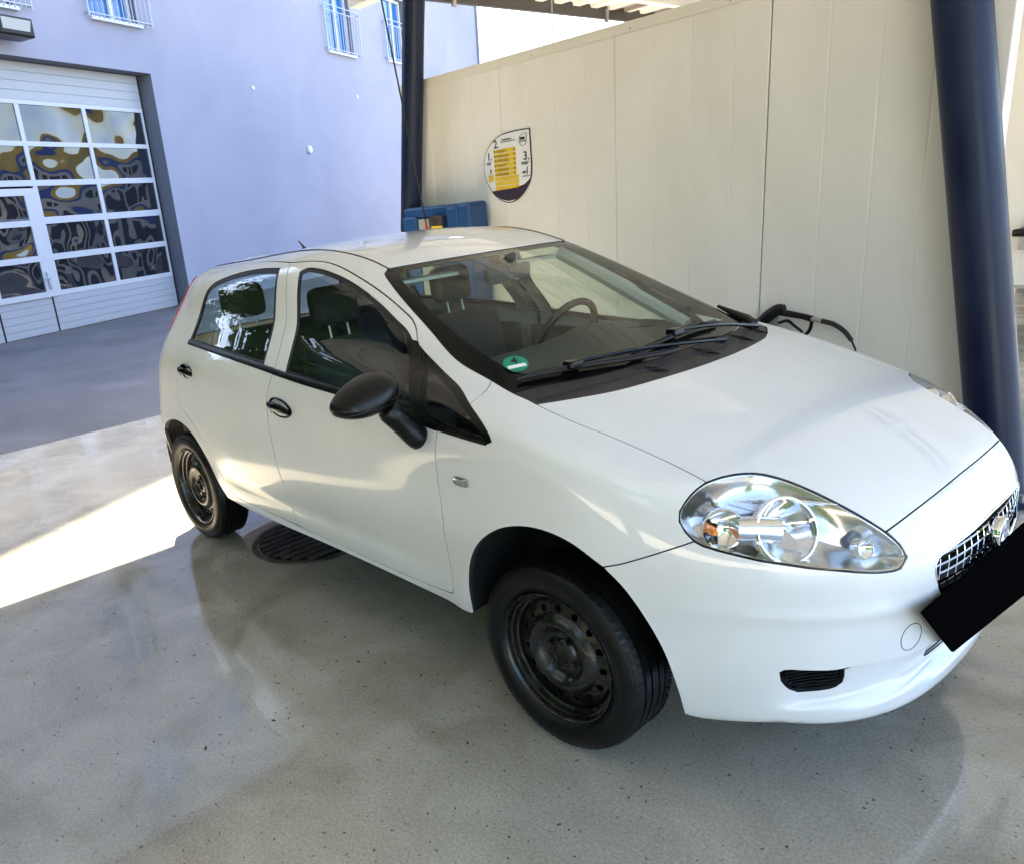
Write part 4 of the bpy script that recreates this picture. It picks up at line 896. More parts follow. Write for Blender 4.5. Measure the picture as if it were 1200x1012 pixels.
# redaction bar added over the number plate as a tilted board
pb = empty('plate_redaction'); pb.parent = car; tag(pb, 'black redaction bar over the number plate, added as a tilted board')
quad = np.array([(.839, -.453, .615), (.857, -.238, .415), (.914, .407, .398), (.904, .296, .667)]); nb = np.array([.996, -.087, 0])
b = MB(); b.add(list(quad)+list(quad-nb*.006), [(0, 1, 2, 3), (7, 6, 5, 4), (0, 4, 5, 1), (1, 5, 6, 2), (2, 6, 7, 3), (3, 7, 4, 0)]); b.build('board', M['redaction_black'], pb)
b = MB(); b.box(.835, .862, -.12, .12, .46, .52); b.build('bracket', M['black_plastic'], pb)

# ---------------- windows
def ringmesh(name, P3, chart, w_, m, parent, both=None, off=-.001, h=.012, depth=.004):
    to3, to2 = CH[chart]; outer = clean(to2(P3)); inn = clean(inset(outer, w_), .003); I3 = to3(inn)
    return panel(name, P3, chart, m, parent, both=both, holes=[I3], h=h, gap=0, depth=depth, off=off), I3
for nm, W3, dp in (('front', fwin, fd), ('rear', rwin, rd)):
    _, I3 = ringmesh('window_seal', W3, 'cap', .011 if nm == 'front' else .016, M['rubber'], dp[0], dp[1], off=-.003)
    panel('window_glass', W3, 'cap', M['side_glass'], dp[0], both=dp[1], h=.04, gap=0, depth=0, off=-.009)
# black pillar between front door glass and quarter light
post = loop([(-.655, -.671, 1.186), (-.60, -.71, 1.12), (-.53, -.76, 1.05), (-.455, -.823, .984)], ([(-.455, -.823, .984), (-.515, -.822, 1.003)],), [(-.515, -.822, 1.003), (-.575, -.77, 1.06), (-.64, -.72, 1.125), (-.70, -.668, 1.19)], ([(-.70, -.668, 1.19), (-.655, -.671, 1.186)],))
panel('window_post', post, 'cap', M['black_plastic'], fd[0], both=fd[1], h=.03, gap=-.006, depth=.008, off=.0016)
tri = loop(tri_top, tri_tip, ([(-.398, -.833, .971), (-.455, -.823, .984)],), fdA[::-1])
ql = [empty('quarter_light'), empty('quarter_light')]
for q in ql: q.parent = car
tin = CH['cap'][0](inset(clean(CH['cap'][1](tri)), .020))
panel('surround', tri, 'cap', M['black_plastic'], ql[0], both=ql[1], holes=[tin], h=.02, gap=.001, depth=.008, off=-.001)
panel('quarter_glass', tin, 'cap', M['side_glass'], ql[0], both=ql[1], h=.03, gap=0, depth=0, off=-.004)
# belt strip
def ribbon(c, up, dn, name, m, par, off=.004, step=.03):
    P = CH['cap'][0](CH['cap'][1](cr(c, step))); N_ = grad(P); V = []; Fc = []
    for i, (p_, n_) in enumerate(zip(P, N_)):
        t = P[min(i+1, len(P)-1)]-P[max(i-1, 0)]; t /= np.linalg.norm(t); u = np.cross(t, n_); u *= np.sign(u[2]) or 1
        for a, o_ in ((up, -.004), (up, off*.6), (up*.6, off), (-dn*.6, off), (-dn, off*.6), (-dn, -.004)): V.append(p_+u*a+n_*o_)
    for i in range(len(P)-1):
        for k in range(5): Fc.append((i*6+k, i*6+k+1, (i+1)*6+k+1, (i+1)*6+k))
    Fc += [tuple(range(6)), tuple((len(P)-1)*6+k for k in range(5, -1, -1))]
    for j, pr in enumerate(par):
        b = MB(); s = 1 if j == 0 else -1; b.add([(v[0], s*v[1], v[2]) for v in V], Fc); b.build(name, m, pr, True)
ribbon([(-2.325, -.758, 1.094), (-1.9, -.795, 1.077), (-1.424, -.813, 1.046)], .013, .013, 'belt_strip', M['black_plastic'], rd)
ribbon([(-1.420, -.814, 1.045), (-1.22, -.815, 1.029), (-.9, -.818, 1.012), (-.459, -.832, .979), (-.402, -.834, .973)], .013, .013, 'belt_strip', M['black_plastic'], fd)
ribbon([(-.399, -.834, .972), (-.30, -.836, .966), (-.185, -.835, .961)], .012, .010, 'belt_strip', M['black_plastic'], ql)
# roof ditch moulding
for s in (1, -1):
    P = CH['cap'][0](CH['cap'][1](cr(ditch, .03)))*np.array([1, s, 1]); b = MB(); b.tube(list(P+np.array([0, 0, -.001])), .0042, 6); b.build('roof_moulding', M['rubber'], car, True)
# ---------------- windscreen
wb = [(-.221, -.680, 1.069), (-.165, -.56, 1.073), (-.118, -.44, 1.076), (-.085, -.30, 1.079), (-.068, -.15, 1.080), (-.064, 0, 1.081)]
wsr = [(-.221, -.680, 1.069), S1, (-.464, -.669, 1.145), (-.646, -.631, 1.239), (-.80, -.597, 1.318), (-.90, -.567, 1.368), (-.968, -.537, 1.404), (-.983, -.508, 1.416)]
ws_loop = loop(wb[::-1], wsr, wtop, ys(wtop)[::-1], ys(wsr)[::-1], ys(wb))
wsn = empty('windscreen'); wsn.parent = car
win_in = np.array([(-.30, -.610, 0), (-.42, -.612, 0), (-.60, -.592, 0), (-.78, -.555, 0), (-.90, -.515, 0), (-.935, -.48, 0), (-.925, -.40, 0), (-.900, -.25, 0), (-.882, -.12, 0), (-.872, 0, 0)])
wib = np.array([(-.155, 0, 0), (-.16, -.15, 0), (-.175, -.3, 0), (-.205, -.44, 0), (-.255, -.57, 0), (-.30, -.610, 0)])
inn = ontop(loop([tuple(q) for q in wib], [tuple(q) for q in win_in], [(a, -b_, c) for a, b_, c in win_in[::-1]], [(a, -b_, c) for a, b_, c in wib[::-1]]))
panel('frit_band', ws_loop, 'top', M['gloss_black'], wsn, holes=[inn], h=.03, gap=.002, depth=.004, off=-.004)
panel('windscreen_glass', inn, 'top', M['windscreen'], wsn, h=.04, gap=-.004, depth=0, off=-.0025)
# ---------------- cowl
cowl_loop = loop(hoodrear, ys(hoodrear)[::-1], [(-.124, .68, 1.044), (-.155, .678, 1.053), (-.221, .68, 1.069)], ys(wb), wb[::-1], [(-.221, -.68, 1.069), (-.155, -.678, 1.053), (-.124, -.68, 1.044)])
cw = empty('cowl'); cw.parent = car
panel('cowl_panel', cowl_loop, 'top', M['cowl'], cw, h=.02, gap=.003, depth=.012, off=-.004)
for x, y, rot_ in ((-.02, -.24, .25), (-.008, .04, .1), (-.03, .32, -.15), (-.07, .51, -.3)):
    q = ontop([(x-.045, y-.03, 0), (x+.0, y+.0, 0), (x+.03, y+.035, 0)]); b = MB(); b.tube([tuple(q[0]+np.array([0, 0, .001])), tuple(q[1]+np.array([0, 0, .003])), tuple(q[2]+np.array([0, 0, -.002]))], [.001, .006, .001], 6); b.build('clip', M['gloss_black'], cw, True)
q = ontop([(-.02+.0*t-.10*abs(t)**2.2*1.2, t*.66, 0) for t in np.linspace(-1, 1, 40)]); b = MB(); b.tube(list(q-np.array([0, 0, .003])), .004, 6); b.build('step_line', M['gap_black'], cw, True)
# ---------------- wipers
def wiper(bl_, arm, label):
    wp = empty('wiper'); wp.parent = car
    q = ontop(cr([(x, y, 0) for x, y in bl_], .03)); N_ = grad(q); b = MB(); b.tube(list(q+N_*.012), [.0035]+[.006]*(len(q)-2)+[.0035], 6); b.build('blade', M['rubber'], wp, True)
    b = MB(); b.tube(list(q+N_*.004), .0025, 4); b.build('squeegee', M['rubber'], wp, True)
    b = MB(); b.tube(list(q[1:-1:3]+N_[1:-1:3]*.021), .0035, 6); b.build('blade_frame', M['gloss_black'], wp, True)
    a = ontop([(x, y, 0) for x, y, _ in arm]); a = a+np.array([[0, 0, k] for _, _, k in arm]); b = MB(); b.tube(list(cr(a, .03)), [.006]*(len(cr(a, .03))-2)+[.010, .012], 8); b.build('arm', M['gloss_black'], wp, True)
    b = MB(); b.rbox(a[0][0]-.02, a[0][0]+.02, a[0][1]-.03, a[0][1]+.03, a[0][2]-.016, a[0][2]+.008, .006); b.build('clip', M['gloss_black'], wp)
wiper([(-.237, -.637), (-.19, -.53), (-.155, -.43), (-.10, -.275), (-.06, -.12), (-.052, -.05)], [(-.165, -.459, .024), (-.10, -.22, .026), (-.05, 0.0, .022), (-.028, .19, .012)], 'a')
wiper([(-.100, -.289), (-.115, -.12), (-.125, .04), (-.14, .22), (-.150, .36)], [(-.127, .043, .024), (-.11, .2, .026), (-.10, .36, .022), (-.09, .535, .012)], 'b')
for s in (1,):
    q = ontop([(-.30, s*.625, 0), (-.24, s*.635, 0), (-.175, s*.635, 0), (-.13, s*.60, 0)]); b = MB(); b.tube(list(q+np.array([0, 0, .008])), [.006, .013, .018, .014], 8); b.build('pillar_cap', M['black_plastic'], car, True)
# ---------------- stickers
q = ontop([(-.292, -.581, 0)])[0]; n_ = grad(q[None])[0]; u = np.cross([0, 0, 1.], n_); u /= np.linalg.norm(u); v_ = np.cross(n_, u)
st = empty('badge_sticker'); st.parent = wsn; R_ = .040; c0 = q+n_*.001
b = MB(); b.add([tuple(c0+R_*(math.cos(a)*u+math.sin(a)*v_)) for a in np.linspace(0, 2*math.pi, 33)[:-1]], [tuple(range(32))]); b.build('green_sticker', M['green_sticker'], wsn)
bpy.data.objects.remove(st)
o3 = c0+n_*.0012; dx = -u if u@np.array([0, 1., 0]) > 0 else u; dx = -dx
sx = u if (u@np.array([.64, .76, 0])) > 0 else -u
text_mesh('4', .046, 'sticker_digit', M['ink'], wsn, tuple(o3-sx*.014+v_*(-.002 if v_[2] > 0 else .002)), sx, v_ if v_[2] > 0 else -v_, bold=.001)
vv = v_ if v_[2] > 0 else -v_; cc = o3-vv*.014; b = MB(); a_ = .12
e1 = sx*math.cos(a_)+vv*math.sin(a_); e2 = -sx*math.sin(a_)+vv*math.cos(a_)
b.add([tuple(cc-e1*.030-e2*.008), tuple(cc+e1*.030-e2*.008), tuple(cc+e1*.030+e2*.008), tuple(cc-e1*.030+e2*.008)], [(0, 1, 2, 3)]); b.build('sticker_label', M['paper'], wsn)
# ---------------- headlights
def bowl(c, ax, r, depth_, name, m, par, rim=.008, n=40):
    """parabolic reflector: c centre of rim, ax unit axis (towards the lens)"""
    ax = np.array(ax, float); ax /= np.linalg.norm(ax); u = np.cross(ax, [0, 0, 1.]); u /= np.linalg.norm(u); w_ = np.cross(u, ax); V = []; Fc = []
    prof = [(-.02, r*1.10), (.0, r*1.10), (.004, r*1.05), (0, r)]+[(-depth_*(1-(t*t)), r*t) for t in (.95, .85, .7, .55, .4, .25, .12)]
    for a, q in prof:
        for k in range(n): th = 2*math.pi*k/n; V.append(np.array(c)+ax*a+q*(math.cos(th)*u+math.sin(th)*w_))
    for i in range(len(prof)-1):
        for k in range(n): Fc.append((i*n+k, i*n+(k+1) % n, (i+1)*n+(k+1) % n, (i+1)*n+k))
    Fc.append(tuple((len(prof)-1)*n+k for k in range(n)))
    b = MB(); b.add(V, Fc); return b.build(name, m, par, True)
hl_loop = loop(headtop, headtip, headrear, step=.007)
hl = [empty('headlight'), empty('headlight')]
for q in hl: q.parent = car
v, n, f = surf_mesh(hl_loop, 'sph', h=.012, gap=.0012, depth=.010, off=-.001)
for s, q in ((1, hl[0]), (-1, hl[1])): link('lens', [(a, s*b_, c) for a, b_, c in v], f if s > 0 else [t[::-1] for t in f], M['lens'], q, normals=[(a, s*b_, c) for a, b_, c in n])
# housing: inner shell, folded back from the lens edge and stepping down to a floor
to3, to2 = CH['sph']; o2 = clean(inset(clean(to2(hl_loop)), .001)); levels = [(0, -.005, 'k'), (.0022, -.006, 'k'), (.004, -.009, 'c'), (.009, -.026, 'c'), (.018, -.045, 'c'), (.034, -.062, 'c')]
rings = []
for d_, o_, _ in levels:
    q2 = inset(o2, d_) if d_ else (o2 if area(o2) > 0 else o2[::-1])
    P = to3(q2); rings.append(P+grad(P)*o_)
nr = len(rings[0]); V = np.vstack(rings); Fc = [(i*nr+k, i*nr+(k+1) % nr, (i+1)*nr+(k+1) % nr, (i+1)*nr+k) for i in range(len(rings)-1) for k in range(nr)]
fm = [0 if i < 1 else 1 for i in range(len(rings)-1) for k in range(nr)]
cen = rings[-1].mean(0); V = np.vstack([V, cen]); Fc += [((len(rings)-1)*nr+k, (len(rings)-1)*nr+(k+1) % nr, len(V)-1) for k in range(nr)]; fm += [1]*nr
for s, q in ((1, hl[0]), (-1, hl[1])): link('housing', [(a, s*b_, c) for a, b_, c in V], Fc if s > 0 else [t[::-1] for t in Fc], None, q, mats=[M['gap_black'], M['lamp_house']], fmat=fm, smooth=True)
for s, q in ((1, hl[0]), (-1, hl[1])):
    def B_(c, ax, *a_, **k_): return bowl((c[0], s*c[1], c[2]), (ax[0], s*ax[1], ax[2]), *a_, **k_)
    B_((.574, -.592, .803), (.80, -.42, .40), .074, .055, 'reflector', M['reflector'], q)
    B_((.470, -.690, .812), (.62, -.74, .08), .046, .030, 'indicator_bowl', M['reflector'], q)
    B_((.712, -.478, .752), (.90, -.30, .25), .024, .018, 'high_beam_bowl', M['reflector'], q)
    b = MB(); b.tube([(.435, s*-.700, .812), (.455, s*-.712, .812), (.468, s*-.722, .812)], [.010, .012, .006], 10); b.build('indicator_bulb', M['amber'], q, True)
    b = MB(); b.tube([(.555, s*-.580, .810), (.585, s*-.598, .812)], [.012, .009], 12); b.build('bulb_shield', M['chrome'], q, True)
    b = MB(); b.tube([(.490, s*-.668, .812), (.53, s*-.635, .81), (.563, s*-.605, .805)], [.030, .033, .034], 28, False); b.build('inner_tube', M['reflector'], q, True)
    ax = np.array([.80, -.42, .40]); ax /= np.linalg.norm(ax); uu = np.cross(ax, [0, 0, 1.]); uu /= np.linalg.norm(uu); ww = np.cross(uu, ax); cc_ = np.array([.574, -.592, .803])+ax*.006
    pts = [cc_+.079*(math.cos(t)*uu+math.sin(t)*ww) for t in np.linspace(0, 2*math.pi, 49)]; b = MB(); b.tube([(p_[0], s*p_[1], p_[2]) for p_ in pts], .0045, 8, False); b.build('reflector_ring', M['chrome'], q, True)
    for k in range(5):
        t0 = np.array([.455+.022*k, -.610+.014*k, .858+.002*k]); t1 = t0+np.array([.10, .075, -.016]); P = np.array([t0, (t0+t1)/2, t1]); P[:, 1] *= s; b = MB(); b.tube(list(P), .0018, 5); b.build('rib', M['chrome'], q, True)
# side repeater
rp = ring3(ring2(np.array([(-.300, -.84, .817)])))[0]
for s in (1, -1):
    g = empty('side_repeater'); g.parent = car; nn = grad(rp[None])[0]
    V = []; Fc = []; n0 = 28
    for (k_, o_) in ((1.0, -.002), (1.0, .003), (.88, .0055), (.5, .007), (.0001, .0075)):
        for t in np.linspace(0, 2*math.pi, n0, endpoint=False):
            ex = abs(math.cos(t))**.55*math.copysign(1, math.cos(t))*.036*k_; ez = abs(math.sin(t))**.75*math.copysign(1, math.sin(t))*.0155*k_
            V.append((rp[0]+ex, s*(rp[1]-o_), rp[2]+ez-.0*ex))
    for i in range(4):
        for k in range(n0): Fc.append((i*n0+k, i*n0+(k+1) % n0, (i+1)*n0+(k+1) % n0, (i+1)*n0+k))
    b = MB(); b.add(V[:n0*3], [f_ for f_ in Fc if max(f_) < n0*3]); b.build('bezel', M['grey_plastic'], g, True)
    b = MB(); b.add(V, [f_ for f_ in Fc if min(f_) >= n0*2]); b.build('lens', M['chrome'], g, True)
    b = MB()
    for k in range(4): b.box(rp[0]-.02, rp[0]+.02, -.0 if 0 else s*(rp[1]-.0075)-.0004, s*(rp[1]-.0075)+.0004, rp[2]-.008+k*.005, rp[2]-.0065+k*.005)
    b.build('rib', M['grey_plastic'], g)
# ---------------- door handles
def handle(x, z, w_, h_, tilt, par):
    pc = ring3(ring2(np.array([(x, -.83, z)])))[0]; nn = grad(pc[None])[0]
    for j, pr in enumerate(par):
        s = 1 if j == 0 else -1; g = empty('door_handle'); g.parent = car; g.parent = pr
        def shape(k0, lv, name, m):
            V = []; Fc = []; n0 = 32
            for (k_, o_) in lv:
                for t in np.linspace(0, 2*math.pi, n0, endpoint=False):
                    ex = math.cos(t)*w_*k0*k_*(1+.0*math.sin(t)); ez = math.sin(t)*h_*k0*k_*(1-.12*math.cos(t))
                    V.append((pc[0]+ex, s*(pc[1]+nn[1]*o_), pc[2]+ez+tilt*ex))
            for i in range(len(lv)-1):
                for k in range(n0): Fc.append((i*n0+k, i*n0+(k+1) % n0, (i+1)*n0+(k+1) % n0, (i+1)*n0+k))
            b = MB(); b.add(V, Fc); return b.build(name, m, pr, True)
        bpy.data.objects.remove(g)
        shape(1, [(1, -.003), (1, .003), (.93, .006), (.88, .004), (.80, -.001), (.45, -.004), (.001, -.004)], 'handle_cup', M['gloss_black'])
        b = MB(); b.tube([(pc[0]-w_*.92, s*(pc[1]-.012), pc[2]+.002-tilt*w_), (pc[0]-w_*.4, s*(pc[1]-.024), pc[2]+.010), (pc[0]+w_*.4, s*(pc[1]-.024), pc[2]+.008), (pc[0]+w_*.92, s*(pc[1]-.010), pc[2]-.002+tilt*w_)], [.012, .017, .017, .011], 12, sx=.6); b.build('handle', M['gloss_black'], pr, True)
        if w_ > .075:
            b = MB(); b.lathe([(-.001, .011), (.006, .010), (.006, 0)] if s < 0 else [(.001, .011), (-.006, .010), (-.006, 0)], 16, 'y', (pc[0]-w_*.62, s*(pc[1]-.008), pc[2]-.014)); b.build('lock', M['chrome'], pr, True)
handle(-1.345, .908, .085, .040, -.06, fd)
handle(-2.262, .962, .078, .036, -.06, rd)
# ---------------- mirrors
for s in (1, -1):
    if s < 0: continue
    g = empty('wing_mirror'); g.parent = car
    c = np.array([-.515, -.997, 1.090]); V = []; Fc = []; n0 = 30; st_ = []
    # shell: stations along the depth (x forward), superellipse in y-z
    for (dx, k_, dz) in ((-.052, .90, 0), (-.050, .97, 0), (-.035, 1.0, 0), (-.01, .98, -.001), (.018, .90, -.004), (.042, .74, -.008), (.058, .50, -.012), (.066, .22, -.015), (.067, .001, -.015)):
        for t in np.linspace(0, 2*math.pi, n0, endpoint=False):
            cy = math.cos(t); cz = math.sin(t); ey = abs(cy)**.85*math.copysign(1, cy)*.128*k_; q_ = ey/.128; ez = abs(cz)**.9*math.copysign(1, cz)*.060*k_
            ez *= ((1.05+.22*q_-.10*q_*q_) if cz > 0 else (.86+.0*q_)); cy_ = q_
            V.append((c[0]+dx-.10*ey, s*(c[1]+ey), c[2]+ez+dz+.10*ey))
    m_ = 9
    for i in range(m_-1):
        for k in range(n0): Fc.append((i*n0+k, i*n0+(k+1) % n0, (i+1)*n0+(k+1) % n0, (i+1)*n0+k))
    if s < 0: Fc = [t[::-1] for t in Fc]
    b = MB(); b.add(V, Fc); o = b.build('mirror_shell', M['black_plastic'], g, True); md = o.modifiers.new('sub', 'SUBSURF'); md.levels = 1; md.render_levels = 1
    b = MB(); b.add([V[k] for k in range(n0)], [tuple(range(n0))]); b.build('mirror_glass', M['chrome'], g)
    b = MB(); P = [V[2*n0+k] for k in range(n0)]; P.append(P[0]); sel = [q for q in P if q[2] < c[2]+.030 and q[2] > c[2]-.07]
    b = MB(); ln = [(c[0]-.02-.10*e, s*(c[1]+e), c[2]-.012+.10*e) for e in np.linspace(-.122, .122, 12)]
    pts = [(c[0]+.072*math.sqrt(max(0, 1-(e/.125)**2))-.10*e-.004, s*(c[1]+e), c[2]-.016+.10*e) for e in np.linspace(-.12, .12, 16)]; b.tube(pts, .0022, 6); b.build('shell_seam', M['gloss_black'], g, True)
    b = MB(); b.tube([(-.500, s*-.955, 1.050), (-.492, s*-.930, 1.02), (-.482, s*-.895, .975), (-.468, s*-.862, .935), (-.462, s*-.845, .925)], [.040, .036, .034, .042, .040], 16, sx=1.15); o = b.build('mirror_arm', M['black_plastic'], g, True); md = o.modifiers.new('sub', 'SUBSURF'); md.levels = 1; md.render_levels = 1
# antenna
b = MB(); b.tube([(-2.34, .0, 1.455), (-2.36, 0, 1.475), (-2.40, 0, 1.505)], [.016, .007, .003], 8); b.build('antenna', M['black_plastic'], car, True)

# ---------------- wheels
def tyre_rim():
    sets = []
    ty = MB(); ty.lathe([(-.060, .203), (-.072, .2075), (-.080, .2150), (-.0775, .2180), (-.086, .226), (-.0915, .246), (-.0905, .262), (-.085, .278), (-.074, .2905), (-.062, .2955), (-.0505, .2975), (-.050, .290), (-.043, .290), (-.0425, .298), (-.021, .2985), (-.0205, .291), (-.013, .291), (-.0125, .2987), (.0125, .2987), (.013, .291), (.0205, .291), (.021, .2985), (.0425, .298), (.043, .290), (.050, .290), (.0505, .2975), (.062, .2955), (.074, .2905), (.085, .278), (.0915, .25), (.083, .22), (.07, .205)], 96)
    tr = MB()
    for k in range(72):
        a = 2*math.pi*k/72; c_, s_ = math.cos(a), math.sin(a); Rm = np.array([[c_, 0, -s_], [0, 1, 0], [s_, 0, c_]])
        for y0, y1 in ((-.078, -.052), (.052, .078)):
            V = []
            for (yy, r0) in ((y0, .2885), (y1, .2985)):
                for da in (-.030, .030):
                    for dr_ in (-.006, .0008 if abs(yy) > .06 else .0008): V.append(((r0+dr_)*math.cos(a+da), yy, (r0+dr_)*math.sin(a+da)))
            tr.add(V, [(0, 1, 3, 2), (4, 6, 7, 5), (0, 4, 5, 1), (2, 3, 7, 6), (1, 5, 7, 3)])
    rm = MB(); rm.lathe([(-.0735, .2085), (-.0785, .2075), (-.0790, .2035), (-.0740, .2000), (-.0680, .1985), (-.0600, .1965), (-.0560, .1905), (-.0420, .1870), (-.0380, .1815), (-.0200, .1800), (.0600, .1740), (.070, .19), (.076, .207)], 72)
    ds = MB(); ds.lathe([(-.0200, .1805), (-.0260, .1760), (-.0300, .1680), (-.0320, .1625)], 72)
    # ring of round holes
    nh = 15; r0, r1 = .1325, .1625; dy = lambda r: -.032-(.1625-r)*.35; hr = .0112
    for h in range(nh):
        a0 = 2*math.pi*h/nh; half = math.pi/nh; rc = (r0+r1)/2; m = 24; B = []; C_ = []; D_ = []
        for k in range(m):
            t = 2*math.pi*k/m; ct, st2 = math.cos(t), math.sin(t); hx = half*rc; hy = (r1-r0)/2
            sc = 1/max(abs(ct)/hx, abs(st2)/hy)
            B.append((a0+ct*sc/rc, rc+st2*sc)); C_.append((a0+ct*hr/rc, rc+st2*hr)); 
        V = [(r*math.cos(a), dy(r), r*math.sin(a)) for a, r in B]+[(r*math.cos(a), dy(r), r*math.sin(a)) for a, r in C_]+[(r*math.cos(a), dy(r)+.004, r*math.sin(a)) for a, r in C_]
        ds.add(V, [(k, (k+1) % m, m+(k+1) % m, m+k) for k in range(m)]+[(m+k, m+(k+1) % m, 2*m+(k+1) % m, 2*m+k) for k in range(m)])
    ds.lathe([(-.0425, .1325), (-.0500, .124), (-.0590, .1150), (-.0630, .107), (-.0635, .101), (-.0600, .0930), (-.0500, .083), (-.0400, .0745), (-.0350, .066), (-.0345, .050), (-.040, .046), (-.046, .040), (-.047, .032), (-.043, .030), (-.036, .029), (-.030, 0)], 72)
    bt = MB()
    bt.tube([(.0490, -.034, 0), (.0490, -.051, 0)], [.0105, .0095], 6)
    bk = MB(); bk.lathe([(.010, .17), (.012, .0)], 40)
    return ty, tr, rm, ds, bt, bk
WP = tyre_rim()
def wheel(x, y, s):
    g = empty('wheel', (x, y, .2975)); g.parent = car
    if s < 0: g.rotation_euler = (0, 0, math.pi)
    a = rng.uniform(0, 6.28)
    for (mb, nm, m) in zip(WP, ('tyre', 'tread_blocks', 'rim', 'rim_disc', 'wheel_bolt', 'brake_drum'), (M['tyre'], M['tyre'], M['rim'], M['rim'], M['rim'], M['dark'])):
        o = mb.build(nm, m, g, True); o.rotation_euler = (0, a, 0)
        if nm == 'tread_blocks': o['kind'] = 'stuff'
        if nm == 'wheel_bolt':
            for k in (1, 2, 3): o2_ = o.copy(); COL.objects.link(o2_); o2_.parent = g; o2_.rotation_euler = (0, a+k*HP, 0)
for x in (0, -2.51):
    wheel(x, -.7130, 1); wheel(x, .7130, -1)
# wheel wells
for arc, r_cap in ((arch_r+arch_f[1:], 0), (rarch, 0)):
    for s in (1, -1):
        P = np.array(cr(arc, .03)); c = np.array([0 if arc[0][0] > -1 else -2.51, 0, .298]); V = []; k = len(P)
        for q in P:
            d = q-c; d[1] = 0; d /= np.linalg.norm(d)
            for yy, g_ in ((abs(q[1])-.012, .002), (abs(q[1])-.05, .018), (.52, .03)): V.append((q[0]+d[0]*g_, -s*yy, q[2]+d[2]*g_))
        Fc = [(3*i+j, 3*i+j+1, 3*i+j+4, 3*i+j+3) for i in range(k-1) for j in range(2)]+[tuple(3*i+2 for i in range(k))]
        b = MB(); b.add(V, Fc); b.build('wheel_arch_liner', M['wheelwell'], car, True)
# ---------------- underside and cabin shell
b = MB(); b.box(-2.05, -.38, -.755, .755, .305, .345); b.box(-.42, .62, -.50, .50, .24, .56); b.box(-2.95, -2.0, -.50, .50, .27, .56); b.box(.36, .62, -.44, .44, .28, .34); b.box(-.30, .25, -.50, .50, .5, .86); b.box(.2, .62, -.46, .46, .5, .74); b.build('underbody', M['dark'], car)
# door inner cards
for s in (1, -1):
    for x0, x1, pr in ((-1.38, -.46, fd), (-2.05, -1.48, rd)):
        b = MB(); b.box(x0, x1, min(s*-.735, s*-.70), max(s*-.735, s*-.70), .36, .985); b.build('door_card', M['trim_dark'], pr[0 if s > 0 else 1])
b = MB(); b.box(-2.75, -2.05, -.70, -.66, .5, 1.04); b.box(-2.75, -2.05, .66, .70, .5, 1.04); b.build('load_bay_trim', M['trim_dark'], car)
# light pillar trims and headliner
bp_in = loop([(-1.42, -.80, 1.06), (-1.44, -.745, 1.197), (-1.478, -.68, 1.335), (-1.50, -.62, 1.42)], ([(-1.50, -.62, 1.42), (-1.60, -.61, 1.42)],), [(-1.60, -.61, 1.42), (-1.56, -.69, 1.30), (-1.51, -.75, 1.18), (-1.50, -.80, 1.06)], ([(-1.50, -.80, 1.06), (-1.42, -.80, 1.06)],))
v, n, f = surf_mesh(bp_in, 'cap', h=.03, gap=0, depth=0, off=-.055)
for s in (1, -1): link('pillar_trim', [(a, s*b_, c) for a, b_, c in v], f, M['trim_light'], car, smooth=True)
hlr = loop([(-1.02, 0, 1.4), (-1.04, -.4, 1.4), (-1.08, -.50, 1.4)], [(-1.08, -.50, 1.4), (-1.6, -.52, 1.4), (-2.3, -.50, 1.4), (-2.6, -.42, 1.4)], [(-2.6, -.42, 1.4), (-2.65, 0, 1.4), (-2.6, .42, 1.4)], [(-2.6, .42, 1.4), (-2.3, .50, 1.4), (-1.6, .52, 1.4), (-1.08, .50, 1.4)], [(-1.08, .50, 1.4), (-1.04, .4, 1.4), (-1.02, 0, 1.4)])
v, n, f = surf_mesh(hlr, 'top', h=.07, gap=0, depth=0, off=-.045); link('headliner', v, f, M['trim_light'], car, smooth=True)
for s in (1, -1):
    P = [(-.42, s*-.60, 1.05), (-.65, s*-.57, 1.17), (-.88, s*-.525, 1.30), (-1.0, s*-.49, 1.365)]; b = MB(); b.tube(P, [.03, .032, .032, .03], 8); b.build('pillar_trim', M['trim_light'] if s < 0 else M['trim_dark'], car, True)
# dashboard
dsh = empty('dashboard'); dsh.parent = car
b = MB(); V = []; ny = 15
sec = [(-.26, 1.03), (-.34, 1.045), (-.50, 1.052), (-.66, 1.052), (-.735, 1.040), (-.76, 1.01), (-.755, .93), (-.66, .80)]
for i, y in enumerate(np.linspace(-.66, .66, ny)):
    for x, z in sec: V.append((x-.03*math.cos(y*2.2), y, z+.035*math.exp(-((y-.36)/.17)**2)*(x < -.6)))
ks = len(sec); b.add(V, [(i*ks+k, i*ks+k+1, (i+1)*ks+k+1, (i+1)*ks+k) for i in range(ny-1) for k in range(ks-1)]); b.build('dash_top', M['trim_dark'], dsh, True)
b = MB(); b.tube(soft([(-.40, .66, 1.056), (-.52, .5, 1.058), (-.66, .26, 1.058), (-.735, .14, 1.048)]), .003, 6); b.build('dash_seam', M['gap_black'], dsh, True)
b = MB(); b.tube([(-.735, -.60, 1.036), (-.762, -.3, 1.034), (-.768, -.0, 1.034), (-.762, .14, 1.036)], .004, 6); b.build('dash_trim_line', M['grey_plastic'], dsh, True)
sw = empty('steering_wheel'); sw.parent = car; cth = math.radians(24); R3 = np.array([[math.cos(cth), 0, math.sin(cth)], [0, 1, 0], [-math.sin(cth), 0, math.cos(cth)]])
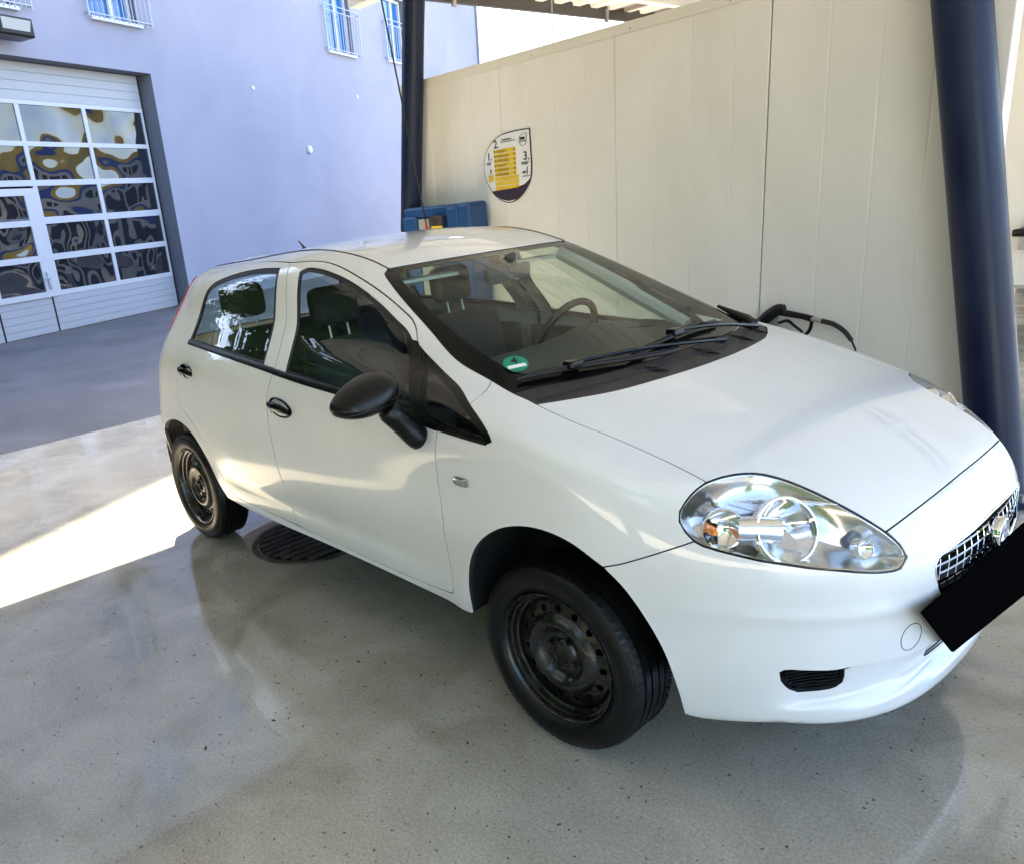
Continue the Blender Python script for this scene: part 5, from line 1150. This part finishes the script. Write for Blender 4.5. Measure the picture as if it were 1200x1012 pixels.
b = MB(); pts = [np.array([-.87, .36, 1.0])+R3@np.array([0, .185*math.cos(t), .185*math.sin(t)]) for t in np.linspace(0, 2*math.pi, 41)]; b.tube(pts, .016, 10, False); b.build('wheel_rim', M['gloss_black'], sw, True)
b = MB(); b.tube([tuple(np.array([-.85, .36, 1.0])), (-.70, .36, .93)], .05, 12)
for t in (math.radians(0), math.radians(180), math.radians(270)): b.tube([np.array([-.86, .36, 1.0]), np.array([-.87, .36, 1.0])+R3@np.array([0, .18*math.cos(t), .18*math.sin(t)])], .018, 8, sx=.4)
b.build('hub', M['trim_dark'], sw, True)
# rear view mirror, sensor pod
rv = empty('rear_view_mirror'); rv.parent = car
b = MB(); b.rbox(-.875, -.84, -.125, .125, 1.300, 1.368, .014); b.build('mirror_body', M['trim_dark'], rv, True)
b = MB(); b.tube([(-.87, 0, 1.33), (-.83, 0, 1.38), (-.845, 0, 1.40)], [.014, .02, .03], 10); b.build('mirror_stalk', M['trim_dark'], rv, True)
for s in (1, -1):
    b = MB(); b.rbox(-1.06, -.99, s*.30-.16, s*.30+.16, 1.345, 1.36, .006); b.build('sun_visor', M['trim_light'], car)
# seats
def seat(x, y, wd_, bench=False):
    g = empty('seat'); g.parent = car
    def soft(x0, x1, y0, y1, z0, z1, r, lean, name):
        b = MB(); b.rbox(x0, x1, y0, y1, z0, z1, r); o = b.build(name, M['seat'], g, True)
        for v in o.data.vertices: v.co.x -= (v.co.z-z0)*lean
        return o
    soft(x-.24, x+.27, y-wd_, y+wd_, .48, .64, .05, 0, 'seat_base'); soft(x-.32, x-.18, y-wd_*.92, y+wd_*.92, .58, 1.10, .055, .22, 'backrest')
    for hy in ([y] if not bench else [-.38, .38]):
        o = soft(x-.455, x-.365, hy-.125, hy+.125, 1.150, 1.325, .045, .12, 'headrest')
        for d in (-.05, .05):
            b = MB(); b.tube([(x-.385, hy+d, 1.07), (x-.405, hy+d, 1.17)], .006, 6); b.build('headrest_post', M['steel'], g)
seat(-1.18, -.36, .25); seat(-1.18, .36, .25); seat(-2.0, 0, .62, True)
